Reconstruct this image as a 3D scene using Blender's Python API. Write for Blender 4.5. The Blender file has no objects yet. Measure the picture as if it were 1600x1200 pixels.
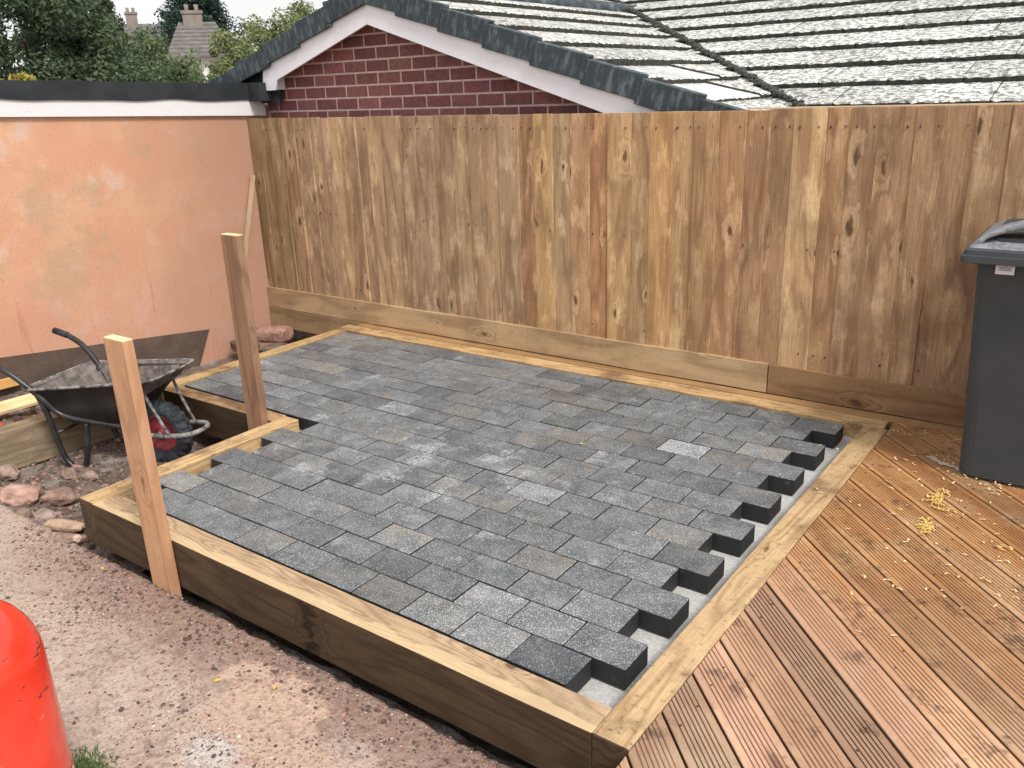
import bpy, bmesh, math, random
from mathutils import Vector, Matrix, noise
rnd = random.Random(11)
S = bpy.context.scene
# ------------------------------------------------------------------ camera
CAM = Vector((1.165, -1.804, 1.722))
yaw, pit, rol = -0.635593, 0.332470, -0.035612
fw = Vector((math.sin(yaw)*math.cos(pit), math.cos(yaw)*math.cos(pit), -math.sin(pit)))
ri = Vector((math.cos(yaw), -math.sin(yaw), 0)); up = ri.cross(fw)
c_, s_ = math.cos(rol), math.sin(rol)
X_ = c_*ri + s_*up; Y_ = -s_*ri + c_*up
cd = bpy.data.cameras.new('camera'); cam = bpy.data.objects.new('camera', cd)
S.collection.objects.link(cam)
cam.matrix_world = Matrix.Translation(CAM) @ Matrix((X_, Y_, -fw)).transposed().to_4x4()
cd.sensor_width = 36; cd.lens = 36*1322.5/1600; cd.clip_end = 600; cd.clip_start = .02
S.camera = cam
# ------------------------------------------------------------------ light
SUN_EL, SUN_AZ = math.radians(50), math.radians(-20)      # azimuth measured from +x towards +y
w = bpy.data.worlds.new('World'); S.world = w; w.use_nodes = True
nt = w.node_tree; nt.nodes.clear()
sky = nt.nodes.new('ShaderNodeTexSky'); sky.sky_type = 'NISHITA'; sky.sun_disc = False
sky.sun_elevation = SUN_EL; sky.sun_rotation = math.pi/2 - SUN_AZ
sky.air_density = 1.0; sky.dust_density = 6.0; sky.ozone_density = .4
bg = nt.nodes.new('ShaderNodeBackground'); bg.inputs[1].default_value = .15
wo = nt.nodes.new('ShaderNodeOutputWorld')
# thin bright cloud cover over the whole sky, a little brighter overhead
tcw = nt.nodes.new('ShaderNodeTexCoord'); sep = nt.nodes.new('ShaderNodeSeparateXYZ'); nt.links.new(tcw.outputs['Generated'], sep.inputs[0])
mr = nt.nodes.new('ShaderNodeMapRange'); nt.links.new(sep.outputs[2], mr.inputs[0]); mr.inputs[1].default_value = 0; mr.inputs[2].default_value = 1; mr.inputs[3].default_value = 5.0; mr.inputs[4].default_value = 5.8
nz = nt.nodes.new('ShaderNodeTexNoise'); nz.inputs['Scale'].default_value = 2.2; nz.inputs['Detail'].default_value = 4; nt.links.new(tcw.outputs['Generated'], nz.inputs['Vector'])
mm = nt.nodes.new('ShaderNodeMath'); mm.operation = 'MULTIPLY_ADD'; nt.links.new(nz.outputs[0], mm.inputs[0]); mm.inputs[1].default_value = .5; mm.inputs[2].default_value = .75
m2 = nt.nodes.new('ShaderNodeMath'); m2.operation = 'MULTIPLY'; nt.links.new(mr.outputs[0], m2.inputs[0]); nt.links.new(mm.outputs[0], m2.inputs[1])
cc = nt.nodes.new('ShaderNodeCombineXYZ')
for i_, k_ in enumerate((1.01, 1.0, .985)):
    q_ = nt.nodes.new('ShaderNodeMath'); q_.operation = 'MULTIPLY'; nt.links.new(m2.outputs[0], q_.inputs[0]); q_.inputs[1].default_value = k_; nt.links.new(q_.outputs[0], cc.inputs[i_])
mxw = nt.nodes.new('ShaderNodeMix'); mxw.data_type = 'RGBA'; mxw.inputs[0].default_value = .8
nt.links.new(sky.outputs[0], mxw.inputs[6]); nt.links.new(cc.outputs[0], mxw.inputs[7]); nt.links.new(mxw.outputs[2], bg.inputs[0]); nt.links.new(bg.outputs[0], wo.inputs[0])
sl = bpy.data.lights.new('sun', 'SUN'); sl.energy = 2.0; sl.angle = math.radians(12); sl.color = (1, .97, .92)
so = bpy.data.objects.new('sun', sl); S.collection.objects.link(so)
sd = Vector((math.cos(SUN_EL)*math.cos(SUN_AZ), math.cos(SUN_EL)*math.sin(SUN_AZ), math.sin(SUN_EL)))
so.rotation_euler = sd.to_track_quat('Z', 'Y').to_euler(); so.location = (3, 0, 8)
vs = S.view_settings; vs.view_transform = 'Standard'; vs.look = 'None'; vs.exposure = 0.52; vs.gamma = 1; vs.use_curve_mapping = False

# ------------------------------------------------------------------ node helper
class N:
    def __init__(s, name):
        s.m = bpy.data.materials.new(name); s.m.use_nodes = True
        s.t = s.m.node_tree; s.t.nodes.clear()
        s.out = s.t.nodes.new('ShaderNodeOutputMaterial'); s.b = s.t.nodes.new('ShaderNodeBsdfPrincipled')
        s.t.links.new(s.b.outputs[0], s.out.inputs[0])
        s.tc = s.t.nodes.new('ShaderNodeTexCoord'); s.oi = s.t.nodes.new('ShaderNodeObjectInfo')
        s.geo = s.t.nodes.new('ShaderNodeNewGeometry')
    def n(s, ty, **k):
        x = s.t.nodes.new(ty)
        for a, v in k.items(): setattr(x, a, v)
        return x
    def put(s, sock, v):
        if isinstance(v, bpy.types.NodeSocket): s.t.links.new(v, sock)
        elif v is not None:
            if sock.type == 'RGBA' and len(v) == 3: v = (*v, 1)
            sock.default_value = v
    def math(s, op, a, b=0., c=0., clamp=False):
        x = s.n('ShaderNodeMath', operation=op, use_clamp=clamp)
        s.put(x.inputs[0], a); s.put(x.inputs[1], b); s.put(x.inputs[2], c); return x.outputs[0]
    def vm(s, op, a, b):
        x = s.n('ShaderNodeVectorMath', operation=op); s.put(x.inputs[0], a); s.put(x.inputs[1], b); return x.outputs[0]
    def obj(s, sc=(1, 1, 1), rand=True):
        v = s.tc.outputs['Object']
        if rand:
            c = s.n('ShaderNodeCombineXYZ')
            for i, k in enumerate((37.1, 91.7, 63.3)): s.put(c.inputs[i], s.math('MULTIPLY', s.oi.outputs['Random'], k))
            v = s.vm('ADD', v, c.outputs[0])
        return s.vm('MULTIPLY', v, sc)
    def pos(s, sc=(1, 1, 1)): return s.vm('MULTIPLY', s.geo.outputs['Position'], sc)
    def noise(s, v, scale, det=4., rough=.55, dist=0.):
        x = s.n('ShaderNodeTexNoise'); s.put(x.inputs['Vector'], v); x.inputs['Scale'].default_value = scale
        x.inputs['Detail'].default_value = det; x.inputs['Roughness'].default_value = rough; x.inputs['Distortion'].default_value = dist
        return x.outputs[0]
    def vor(s, v, scale, feat='F1', rnd_=1., dim='3D'):
        x = s.n('ShaderNodeTexVoronoi', feature=feat, voronoi_dimensions=dim); s.put(x.inputs['Vector'], v)
        x.inputs['Scale'].default_value = scale; x.inputs['Randomness'].default_value = rnd_; return x
    def ss(s, v, a, b):      # smoothstep a..b -> 0..1
        x = s.n('ShaderNodeMapRange', interpolation_type='SMOOTHSTEP')
        s.put(x.inputs[0], v); x.inputs[1].default_value = a; x.inputs[2].default_value = b; return x.outputs[0]
    def mix(s, f, a, b, mode='MIX'):
        x = s.n('ShaderNodeMix', data_type='RGBA', blend_type=mode)
        s.put(x.inputs[0], f); s.put(x.inputs[6], a); s.put(x.inputs[7], b); return x.outputs[2]
    def bump(s, h, dist=.002, strength=1., prev=None):
        x = s.n('ShaderNodeBump'); x.inputs['Strength'].default_value = strength; x.inputs['Distance'].default_value = dist
        s.put(x.inputs['Height'], h)
        if prev: s.t.links.new(prev, x.inputs['Normal'])
        return x.outputs[0]
    def fin(s, col, rough=.7, nrm=None, spec=.3, metal=0.):
        s.put(s.b.inputs['Base Color'], col); s.put(s.b.inputs['Roughness'], rough)
        s.b.inputs['Specular IOR Level'].default_value = spec; s.b.inputs['Metallic'].default_value = metal
        if nrm: s.t.links.new(nrm, s.b.inputs['Normal'])
        return s.m
    def tint(s, col): return s.mix(1., col, s.oi.outputs['Color'], 'MULTIPLY')

def wood(name, base, dark, light, ring=14., knots=.3, rough=.75, grime=None, grime_amt=0., fiber=.5, spread=.35, bump=.0012, pale=None, pale_amt=0., halo=0.):
    """grain runs along local x"""
    g = N(name)
    k = g.obj((2.3, 6., 6.))
    wq = g.n('ShaderNodeTexNoise'); g.put(wq.inputs['Vector'], g.obj((6, 16, 16))); wq.inputs['Scale'].default_value = 2.; wq.inputs['Detail'].default_value = 3.
    k = g.vm('ADD', k, g.vm('MULTIPLY', g.vm('SUBTRACT', wq.outputs['Color'], (.5, .5, .5)), (.30, .34, 0)))
    v = g.vor(k, 1., dim='2D')
    sc = g.n('ShaderNodeSeparateColor'); g.put(sc.inputs[0], v.outputs['Color'])
    gate = g.math('LESS_THAN', sc.outputs[0], knots)
    vd = g.math('DIVIDE', v.outputs['Distance'], g.math('MULTIPLY_ADD', sc.outputs[1], .9, .35))
    bell = g.math('MULTIPLY', g.ss(vd, .36, 0.), gate)
    kn = g.math('MULTIPLY', g.ss(vd, .105, .05), gate)
    f0 = g.noise(g.obj((.35, 2.2, 2.2)), 2.2, 2., .5, .2)
    f = g.math('ADD', g.math('MULTIPLY', f0, ring), g.math('MULTIPLY', bell, 2.6))
    f = g.math('ADD', f, g.math('MULTIPLY', g.noise(g.obj((1.5, 12, 12)), 4., 2.), .35))
    rg = g.math('SINE', g.math('MULTIPLY', f, 6.28))
    rg = g.math('MULTIPLY_ADD', rg, .5, .5)
    rg = g.math('POWER', rg, 2.2)
    fib = g.noise(g.obj((1.2, 55, 55)), 5., 5., .65)
    tone = g.noise(g.obj((.8, 3.5, 3.5)), 1.8, 3., .55)
    col = g.mix(g.ss(tone, .5-spread, .5+spread), base, light)
    col = g.mix(g.math('MULTIPLY', rg, .55), col, dark)
    col = g.mix(g.math('MULTIPLY', g.ss(fib, .42, .68), fiber), col, dark)
    if pale:
        pm = g.math('MULTIPLY', g.ss(g.noise(g.obj((1.6, 5, 5)), 2.3, 4., .6), .52, .66), pale_amt)
        pm = g.math('MULTIPLY', pm, g.ss(g.noise(g.obj((3, 70, 70)), 6., 4., .7), .36, .56))
        col = g.mix(pm, col, pale)
    if halo:
        hm = g.math('MULTIPLY', g.math('MULTIPLY', bell, g.math('SUBTRACT', 1., bell)), 4.*halo)
        col = g.mix(g.math('MULTIPLY', hm, g.ss(f0, .42, .58)), col, pale or light)
    col = g.mix(g.math('MULTIPLY', g.math('POWER', bell, 3.), .45), col, dark)
    col = g.mix(g.math('MULTIPLY', kn, .8), col, tuple(c*.45 for c in dark))
    if grime:
        gm = g.ss(g.noise(g.pos((1, 1, 1)), 3.2, 6., .62), .47, .68)
        sp = g.ss(g.noise(g.pos((1, 1, 1)), 42., 3., .6), .56, .68)
        col = g.mix(g.math('MULTIPLY', g.math('ADD', gm, g.math('MULTIPLY', sp, .6), clamp=True), grime_amt), col, grime)
    col = g.tint(col)
    h = g.math('SUBTRACT', fib, g.math('MULTIPLY', rg, .5))
    return g.fin(col, g.math('MULTIPLY_ADD', fib, .2, rough-.1), g.bump(h, bump), .25)

# ------------------------------------------------------------------ materials
M = {}
M['sleeper'] = wood('sleeper_wood', (.48, .325, .17), (.25, .145, .068), (.57, .41, .23), 11, .36, grime=(.13, .078, .045), grime_amt=.75, fiber=.45)
M['sleeper_dark'] = wood('sleeper_shaded_wood', (.078, .050, .028), (.034, .021, .012), (.11, .072, .04), 9, .25, grime=(.05, .035, .022), grime_amt=.6, fiber=.5)  # front-face shade painted into the colour; tinted lighter on rails and loose sleeper
M['gravel'] = wood('gravel_board_wood', (.46, .32, .18), (.24, .15, .075), (.53, .385, .23), 3.5, .3, grime=(.13, .09, .055), grime_amt=.32, fiber=.25)
M['fence'] = wood('fence_wood', (.355, .245, .158), (.160, .102, .063), (.45, .325, .215), 5, .30, grime=(.15, .105, .066), grime_amt=.38, fiber=.65, spread=.24, pale=(.66, .53, .37), pale_amt=.55, halo=.42, bump=.0015)
M['post'] = wood('post_wood', (.56, .32, .185), (.36, .18, .095), (.60, .36, .21), 5, .4, fiber=.45, grime=(.3, .18, .11), grime_amt=.3)
M['post_old'] = wood('post_weathered_wood', (.30, .17, .105), (.15, .08, .05), (.36, .215, .13), 5, .45, fiber=.5, grime=(.2, .12, .08), grime_amt=.5)
M['batten'] = wood('batten_wood', (.52, .38, .24), (.36, .24, .14), (.58, .44, .29), 3, .15, fiber=.3)
M['offcut'] = wood('offcut_wood', (.74, .55, .29), (.58, .40, .19), (.80, .63, .37), 4, .1, fiber=.2)

def sleeper_top():
    m = wood('sleeper_front_wood', (.43, .30, .18), (.20, .12, .065), (.52, .38, .24), 26, .25, grime=(.17, .12, .08), grime_amt=.45, fiber=.5)
    t = m.node_tree; b = [n for n in t.nodes if n.type == 'BSDF_PRINCIPLED'][0]
    src = b.inputs['Base Color'].links[0].from_socket
    tc = t.nodes.new('ShaderNodeTexCoord'); mp_ = t.nodes.new('ShaderNodeMapping'); mp_.inputs['Scale'].default_value = (1.3, 7, 7)
    t.links.new(tc.outputs['Object'], mp_.inputs[0]); nz_ = t.nodes.new('ShaderNodeTexNoise'); nz_.inputs['Scale'].default_value = 2.6; nz_.inputs['Detail'].default_value = 5
    nz_.inputs['Distortion'].default_value = .6; t.links.new(mp_.outputs[0], nz_.inputs['Vector'])
    sp = t.nodes.new('ShaderNodeSeparateXYZ'); t.links.new(tc.outputs['Object'], sp.inputs[0])
    ma = t.nodes.new('ShaderNodeMath'); ma.operation = 'MULTIPLY_ADD'; t.links.new(nz_.outputs[0], ma.inputs[0]); ma.inputs[1].default_value = .14; t.links.new(sp.outputs[1], ma.inputs[2])
    mr_ = t.nodes.new('ShaderNodeMapRange'); mr_.interpolation_type = 'SMOOTHSTEP'; t.links.new(ma.outputs[0], mr_.inputs[0]); mr_.inputs[1].default_value = .060; mr_.inputs[2].default_value = .048
    mul = t.nodes.new('ShaderNodeMath'); mul.operation = 'MULTIPLY'; t.links.new(mr_.outputs[0], mul.inputs[0]); mul.inputs[1].default_value = .5
    mx = t.nodes.new('ShaderNodeMix'); mx.data_type = 'RGBA'; t.links.new(mul.outputs[0], mx.inputs[0]); t.links.new(src, mx.inputs[6]); mx.inputs[7].default_value = (.66, .50, .29, 1)
    t.links.new(mx.outputs[2], b.inputs['Base Color']); return m
M['sleeper_top'] = sleeper_top()

def deck_mat():
    g = N('deck_wood')
    fib = g.noise(g.obj((2.2, 90, 90)), 5., 5., .7)
    tone = g.noise(g.obj((1.1, 6, 6)), 2., 4., .6)
    col = g.mix(g.ss(tone, .3, .7), (.38, .165, .055), (.55, .285, .115))
    col = g.mix(g.math('MULTIPLY', g.ss(fib, .40, .66), .55), col, (.17, .075, .04))
    # trodden mortar dust: paler and pinker towards the building side of the path
    sp = g.n('ShaderNodeSeparateXYZ'); g.put(sp.inputs[0], g.geo.outputs['Position'])
    d = g.math('ADD', g.math('MULTIPLY', sp.outputs[1], .9), g.math('MULTIPLY', g.noise(g.pos(), 2.2, 4.), 1.1))
    dust = g.math('MULTIPLY', g.ss(d, 1.85, .85), .82)
    dust = g.math('MULTIPLY', dust, g.math('MULTIPLY_ADD', g.ss(fib, .6, .4), .45, .55))
    col = g.mix(dust, col, (.60, .395, .285))
    worn = g.math('MULTIPLY_ADD', g.ss(g.noise(g.pos(), 3.3, 6., .65), .48, .62), .85, .15)
    fine = g.ss(g.noise(g.obj((5, 60, 60)), 9., 4., .7), .43, .60)
    col = g.mix(g.math('MULTIPLY', g.math('MULTIPLY', worn, fine), .8), col, (.56, .42, .28))
    stain = g.math('MULTIPLY', g.ss(g.noise(g.pos((1, 1, 1)), 5.2, 7., .75), .54, .64), g.ss(g.noise(g.obj((4, 50, 50)), 6., 4., .7), .34, .52))
    col = g.mix(g.math('MULTIPLY', stain, .8), col, (.10, .065, .05))
    wet = g.ss(g.noise(g.vm('ADD', g.pos(), (9, 2, 0)), 1.6, 5., .6), .45, .58)
    col = g.mix(g.math('MULTIPLY', wet, .35), col, (.24, .11, .055))
    k = g.vor(g.obj((1.6, 6, 6)), 1.); sc = g.n('ShaderNodeSeparateColor'); g.put(sc.inputs[0], k.outputs['Color'])
    kn = g.math('MULTIPLY', g.ss(k.outputs['Distance'], .16, .05), g.math('LESS_THAN', sc.outputs[0], .3))
    col = g.mix(g.math('MULTIPLY', kn, .7), col, (.10, .05, .03))
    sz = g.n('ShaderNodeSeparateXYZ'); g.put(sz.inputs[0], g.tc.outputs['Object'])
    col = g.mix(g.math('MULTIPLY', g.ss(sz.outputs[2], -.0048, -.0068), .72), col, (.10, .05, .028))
    col = g.tint(col)
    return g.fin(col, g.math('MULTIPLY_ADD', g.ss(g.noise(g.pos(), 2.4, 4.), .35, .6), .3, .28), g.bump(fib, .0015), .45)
M['deck'] = deck_mat()

def paver_mat():
    g = N('granite_aggregate_paver')
    P = g.geo.outputs['Position']
    agg = g.noise(P, 190., 3., .7)
    tone = g.noise(g.obj(), 9., 4., .6)
    base = g.mix(g.ss(tone, .3, .7), (.088, .096, .103), (.175, .185, .192))
    base = g.mix(g.ss(agg, .35, .65), g.mix(.6, base, (.04, .045, .05)), base)
    joint = g.noise(g.vm('MULTIPLY', P, (1.4, 2.2, 0)), 3.1, 6., .7)
    base = g.mix(g.math('MULTIPLY', g.ss(joint, .50, .66), .32), base, (.27, .275, .275))
    # brownish blocks
    sc = g.math('FRACT', g.math('MULTIPLY', g.oi.outputs['Random'], 17.3))
    br = g.math('MULTIPLY', g.ss(sc, .62, .95), g.ss(g.noise(g.obj(), 7., 3.), .35, .62))
    base = g.mix(g.math('MULTIPLY', br, .55), base, (.20, .17, .135))
    # quartz specks
    v = g.vor(P, 230.); s2 = g.n('ShaderNodeSeparateColor'); g.put(s2.inputs[0], v.outputs['Color'])
    dens = g.math('MULTIPLY_ADD', g.math('FRACT', g.math('MULTIPLY', g.oi.outputs['Random'], 41.7)), .34, .20)
    dens = g.math('ADD', dens, g.math('MULTIPLY', g.math('SUBTRACT', g.noise(P, 14., 3.), .5), .5))
    speck = g.math('MULTIPLY', g.ss(v.outputs['Distance'], .42, .26), g.math('LESS_THAN', s2.outputs[0], dens))
    base = g.mix(g.math('MULTIPLY', speck, g.math('MULTIPLY_ADD', s2.outputs[1], .6, .3)), base, (.78, .80, .81))
    v3 = g.vor(P, 330.); s3 = g.n('ShaderNodeSeparateColor'); g.put(s3.inputs[0], v3.outputs['Color'])
    sp3 = g.math('MULTIPLY', g.ss(v3.outputs['Distance'], .45, .25), g.math('LESS_THAN', s3.outputs[0], .20))
    base = g.mix(g.math('MULTIPLY', sp3, .75), base, (.5, .52, .54))
    # efflorescence, heaviest near the middle of the patio
    dx = g.vm('MULTIPLY', g.vm('ADD', P, (1.55, -.98, 0)), (.85, 1.5, 0))
    ln = g.n('ShaderNodeVectorMath', operation='LENGTH'); g.put(ln.inputs[0], dx)
    near = g.ss(ln.outputs['Value'], 1.3, .1)
    ef = g.math('ADD', g.noise(P, 5.5, 7., .68), g.math('MULTIPLY', near, .085))
    efm = g.math('MULTIPLY', g.ss(ef, .57, .72), g.ss(g.noise(P, 60., 3., .6), .36, .6))
    base = g.mix(g.math('MULTIPLY', efm, .6), base, (.50, .52, .54))
    rust = g.ss(g.noise(g.vm('ADD', P, (7, 3, 0)), 3.3, 5., .6), .64, .75)
    base = g.mix(g.math('MULTIPLY', rust, .4), base, (.30, .19, .10))
    base = g.tint(base)
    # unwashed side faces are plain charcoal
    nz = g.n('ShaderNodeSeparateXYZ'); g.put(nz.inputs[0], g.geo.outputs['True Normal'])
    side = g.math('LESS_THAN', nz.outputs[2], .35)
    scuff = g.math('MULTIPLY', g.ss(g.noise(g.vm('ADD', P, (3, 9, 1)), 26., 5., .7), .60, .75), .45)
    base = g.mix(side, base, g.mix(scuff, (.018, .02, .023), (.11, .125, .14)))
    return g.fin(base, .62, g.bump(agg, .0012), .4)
M['paver'] = paver_mat()

def ground_mat(name, kind):
    g = N(name); P = g.geo.outputs['Position']
    a = g.noise(P, 2.1, 6., .62); b = g.noise(P, 9., 6., .68); c = g.noise(P, 60., 5., .7)
    if kind == 'path':
        col = g.mix(g.ss(b, .38, .62), (.60, .46, .37), (.74, .60, .50))
        # red earth trodden along the timber
        sp = g.n('ShaderNodeSeparateXYZ'); g.put(sp.inputs[0], P)
        nr = g.math('ADD', sp.outputs[1], g.math('MULTIPLY', g.math('SUBTRACT', b, .5), .7))
        red = g.ss(nr, -.62, -.26)
        xl = g.ss(sp.outputs[0], -3.3, -2.1)
        red = g.math('MULTIPLY', red, g.math('MULTIPLY_ADD', xl, .8, .2))
        col = g.mix(g.math('MULTIPLY', red, .72), col, (.33, .20, .155))
        mid = g.math('MULTIPLY', g.ss(a, .45, .6), g.ss(b, .42, .58))
        col = g.mix(g.math('MULTIPLY', mid, .5), col, (.33, .225, .175))
        def blob(x, y, rx, ry, colr, k, soft=.45):
            nonlocal col
            d = g.vm('MULTIPLY', g.vm('ADD', P, (-x, -y, 0)), (1/rx, 1/ry, 0))
            l = g.n('ShaderNodeVectorMath', operation='LENGTH'); g.put(l.inputs[0], d)
            m = g.ss(g.math('ADD', l.outputs['Value'], g.math('MULTIPLY', g.math('SUBTRACT', b, .5), 1.6)), 1+soft, 1-soft)
            col = g.mix(g.math('MULTIPLY', m, k), col, colr)
        blob(-.98, -.36, .26, .10, (.76, .54, .42), .95, .12)
        blob(-.78, -.50, .34, .12, (.72, .51, .40), .8, .3)
        blob(-.92, -.66, .09, .07, (.78, .73, .70), .85, .5)
        blob(-.55, -.40, .10, .05, (.66, .52, .46), .6, .5)
        blob(-3.3, -.7, .7, .4, (.56, .49, .42), .8, .4)
    else:
        col = g.mix(g.ss(b, .35, .65), (.15, .11, .09), (.26, .195, .16))
        grey = g.ss(g.noise(g.vm('ADD', P, (4, 1, 0)), 3.3, 5., .6), .46, .60)
        col = g.mix(g.math('MULTIPLY', grey, .85), col, (.38, .37, .36))
    d_ = g.noise(P, 34., 6., .72)
    crust = g.ss(g.math('ADD', g.math('MULTIPLY', d_, .7), g.math('MULTIPLY', b, .3)), .50, .58)
    col = g.mix(g.math('MULTIPLY', crust, .40), col, (.24, .15, .115))
    col = g.mix(g.math('MULTIPLY', g.ss(d_, .46, .38), .30), col, (.58, .50, .45))
    col = g.mix(g.math('MULTIPLY', g.ss(c, .5, .66), .5), col, (.13, .085, .07))
    sp2 = g.vor(P, 95.); s2 = g.n('ShaderNodeSeparateColor'); g.put(s2.inputs[0], sp2.outputs['Color'])
    spk = g.math('MULTIPLY', g.ss(sp2.outputs['Distance'], .4, .2), g.math('LESS_THAN', s2.outputs[0], .16))
    col = g.mix(g.math('MULTIPLY', spk, .55), col, (.62, .52, .46))
    h = g.math('ADD', g.math('MULTIPLY', c, .8), g.math('MULTIPLY', d_, 1.6))
    return g.fin(col, .9, g.bump(h, .016), .15)
M['path'] = ground_mat('dirty_concrete', 'path'); M['soil'] = ground_mat('rubbly_soil', 'soil')

def wall_mat(name, dark=False):
    g = N(name); P = g.geo.outputs['Position']
    a = g.noise(P, 1.7, 6., .58); b = g.noise(P, 4.5, 7., .62, .3); c = g.noise(P, 160., 3., .6)
    if dark:
        col = g.mix(g.ss(b, .35, .65), (.095, .068, .056), (.14, .10, .082))
        v = g.vor(P, 40.); s2 = g.n('ShaderNodeSeparateColor'); g.put(s2.inputs[0], v.outputs['Color'])
        col = g.mix(g.math('MULTIPLY', g.math('MULTIPLY', g.ss(v.outputs['Distance'], .35, .15), g.math('LESS_THAN', s2.outputs[0], .2)), .6), col, (.09, .065, .055))
    else:
        col = g.mix(g.ss(a, .38, .62), (.63, .335, .22), (.66, .40, .255))
        pale = g.math('MULTIPLY', g.ss(b, .52, .61), g.ss(a, .42, .56))
        col = g.mix(g.math('MULTIPLY', pale, .8), col, (.66, .46, .385))
        ol = g.ss(g.noise(g.vm('ADD', P, (5, 5, 5)), 2.2, 7., .62), .49, .64)
        col = g.mix(g.math('MULTIPLY', ol, .6), col, (.46, .325, .215))
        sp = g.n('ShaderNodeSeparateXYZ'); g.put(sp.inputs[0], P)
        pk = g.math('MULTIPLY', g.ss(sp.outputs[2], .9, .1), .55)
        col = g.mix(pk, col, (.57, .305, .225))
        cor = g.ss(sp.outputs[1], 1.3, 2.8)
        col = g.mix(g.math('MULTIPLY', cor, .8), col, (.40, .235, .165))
        drip = g.math('MULTIPLY', g.ss(g.noise(g.pos((1, 9, .8)), 2., 4.), .6, .72), g.ss(sp.outputs[2], .8, .0))
        col = g.mix(g.math('MULTIPLY', drip, .5), col, (.42, .15, .08))
        v = g.vor(P, 55.); s2 = g.n('ShaderNodeSeparateColor'); g.put(s2.inputs[0], v.outputs['Color'])
        col = g.mix(g.math('MULTIPLY', g.math('MULTIPLY', g.ss(v.outputs['Distance'], .3, .15), g.math('LESS_THAN', s2.outputs[0], .04)), .6), col, (.2, .1, .07))
    col = g.mix(g.math('MULTIPLY', g.ss(g.noise(P, 70., 5., .7), .55, .7), .18), col, (.30, .18, .13))
    return g.fin(col, .85, g.bump(g.math('ADD', c, g.math('MULTIPLY', b, 1.6)), .004), .2)
M['render'] = wall_mat('painted_render'); M['wall_band'] = wall_mat('dark_render_band', True)  # second one is a darker band along the foot of the wall

def simple(name, c1, c2, scale=8., rough=.6, bump=.001, spec=.3, metal=0., fine=80., tint=False, thr=(.35, .65), stretch=(1, 1, 1)):
    g = N(name); v = g.obj(stretch)
    col = g.mix(g.ss(g.noise(v, scale, 5., .6), *thr), c1, c2)
    f = g.noise(v, fine, 4., .65)
    col = g.mix(g.math('MULTIPLY', g.ss(f, .5, .75), .25), col, tuple(x*.6 for x in c1))
    if tint: col = g.tint(col)
    return g.fin(col, rough, g.bump(f, bump), spec, metal)
M['bark'] = simple('bark', (.07, .05, .035), (.13, .1, .07), 6, .9, .01)
M['brick'] = simple('wall_brick', (.15, .062, .060), (.205, .084, .078), 30, .85, .0015, tint=True)
M['mortar'] = simple('mortar', (.46, .34, .31), (.56, .43, .40), 20, .95, .002)
M['white'] = simple('white_upvc', (.72, .72, .76), (.78, .78, .81), 3, .4, .0003, .4)
M['whitewood'] = simple('flaking_white_paint', (.72, .73, .75), (.60, .60, .60), 7, .6, .001, thr=(.6, .75), stretch=(2, 2, 12))
M['felt'] = simple('roofing_felt', (.018, .023, .026), (.030, .036, .040), 5, .7, .002, .3)
M['verge'] = simple('verge_concrete', (.034, .046, .052), (.105, .13, .15), 9, .6, .001, tint=True, thr=(.45, .7), stretch=(3, 1, 1))
M['moss_shade'] = simple('moss_shade', (.040, .040, .036), (.085, .08, .068), 30, .95, .01)  # moss; on the tile edges its darkness also paints the course shade
M['tyre'] = simple('tyre_rubber', (.02, .022, .026), (.05, .06, .075), 14, .8, .003)
M['rim'] = simple('red_rim', (.26, .03, .045), (.13, .025, .03), 14, .6)
M['blackmetal'] = simple('black_painted_steel', (.012, .013, .014), (.03, .03, .03), 12, .35, .0006, .5)
M['tray'] = simple('dirty_black_tray', (.018, .018, .018), (.04, .036, .032), 6, .55, .002, .4)
M['crust'] = simple('mortar_crust', (.20, .17, .155), (.085, .075, .07), 18, .85, .004)
M['steel'] = simple('mortar_spattered_steel', (.30, .29, .28), (.06, .055, .05), 22, .7, .002)
M['bin'] = simple('grey_bin_plastic', (.040, .047, .054), (.050, .057, .065), 4, .62, .0006, .4)
M['lidgrey'] = simple('pale_bin_lid', (.26, .275, .295), (.14, .15, .165), 40, .4, .002, .5)
M['label'] = simple('paper_label', (.8, .8, .82), (.75, .75, .77), 3, .6)
M['ink'] = simple('label_print', (.12, .13, .3), (.15, .15, .3), 3, .6)
M['stone'] = simple('pink_stone', (.25, .18, .15), (.40, .31, .27), 14, .9, .01, fine=50., tint=True)
M['sand'] = simple('grey_screed', (.42, .42, .405), (.54, .54, .52), 60, .95, .003, fine=220.)
M['yleaf'] = simple('yellow_leaf', (.6, .42, .05), (.7, .5, .08), 5)
M['shav'] = simple('wood_shaving', (.62, .40, .10), (.70, .50, .20), 20, .8, .001)
M['nail'] = simple('rusty_nail', (.05, .035, .03), (.08, .05, .04), 5)
M['dark'] = simple('dark_underside', (.03, .03, .03), (.045, .045, .045), 5, .9)
M['grass'] = simple('grass_blades', (.05, .11, .03), (.09, .16, .04), 20, .7)
M['peb_d'] = simple('dark_grit', (.085, .06, .05), (.14, .09, .075), 30, .9, .003)
M['peb_r'] = simple('red_grit', (.25, .15, .12), (.36, .235, .19), 30, .9, .003)
M['peb_l'] = simple('pale_grit', (.55, .46, .40), (.66, .58, .52), 30, .9, .003)

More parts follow.
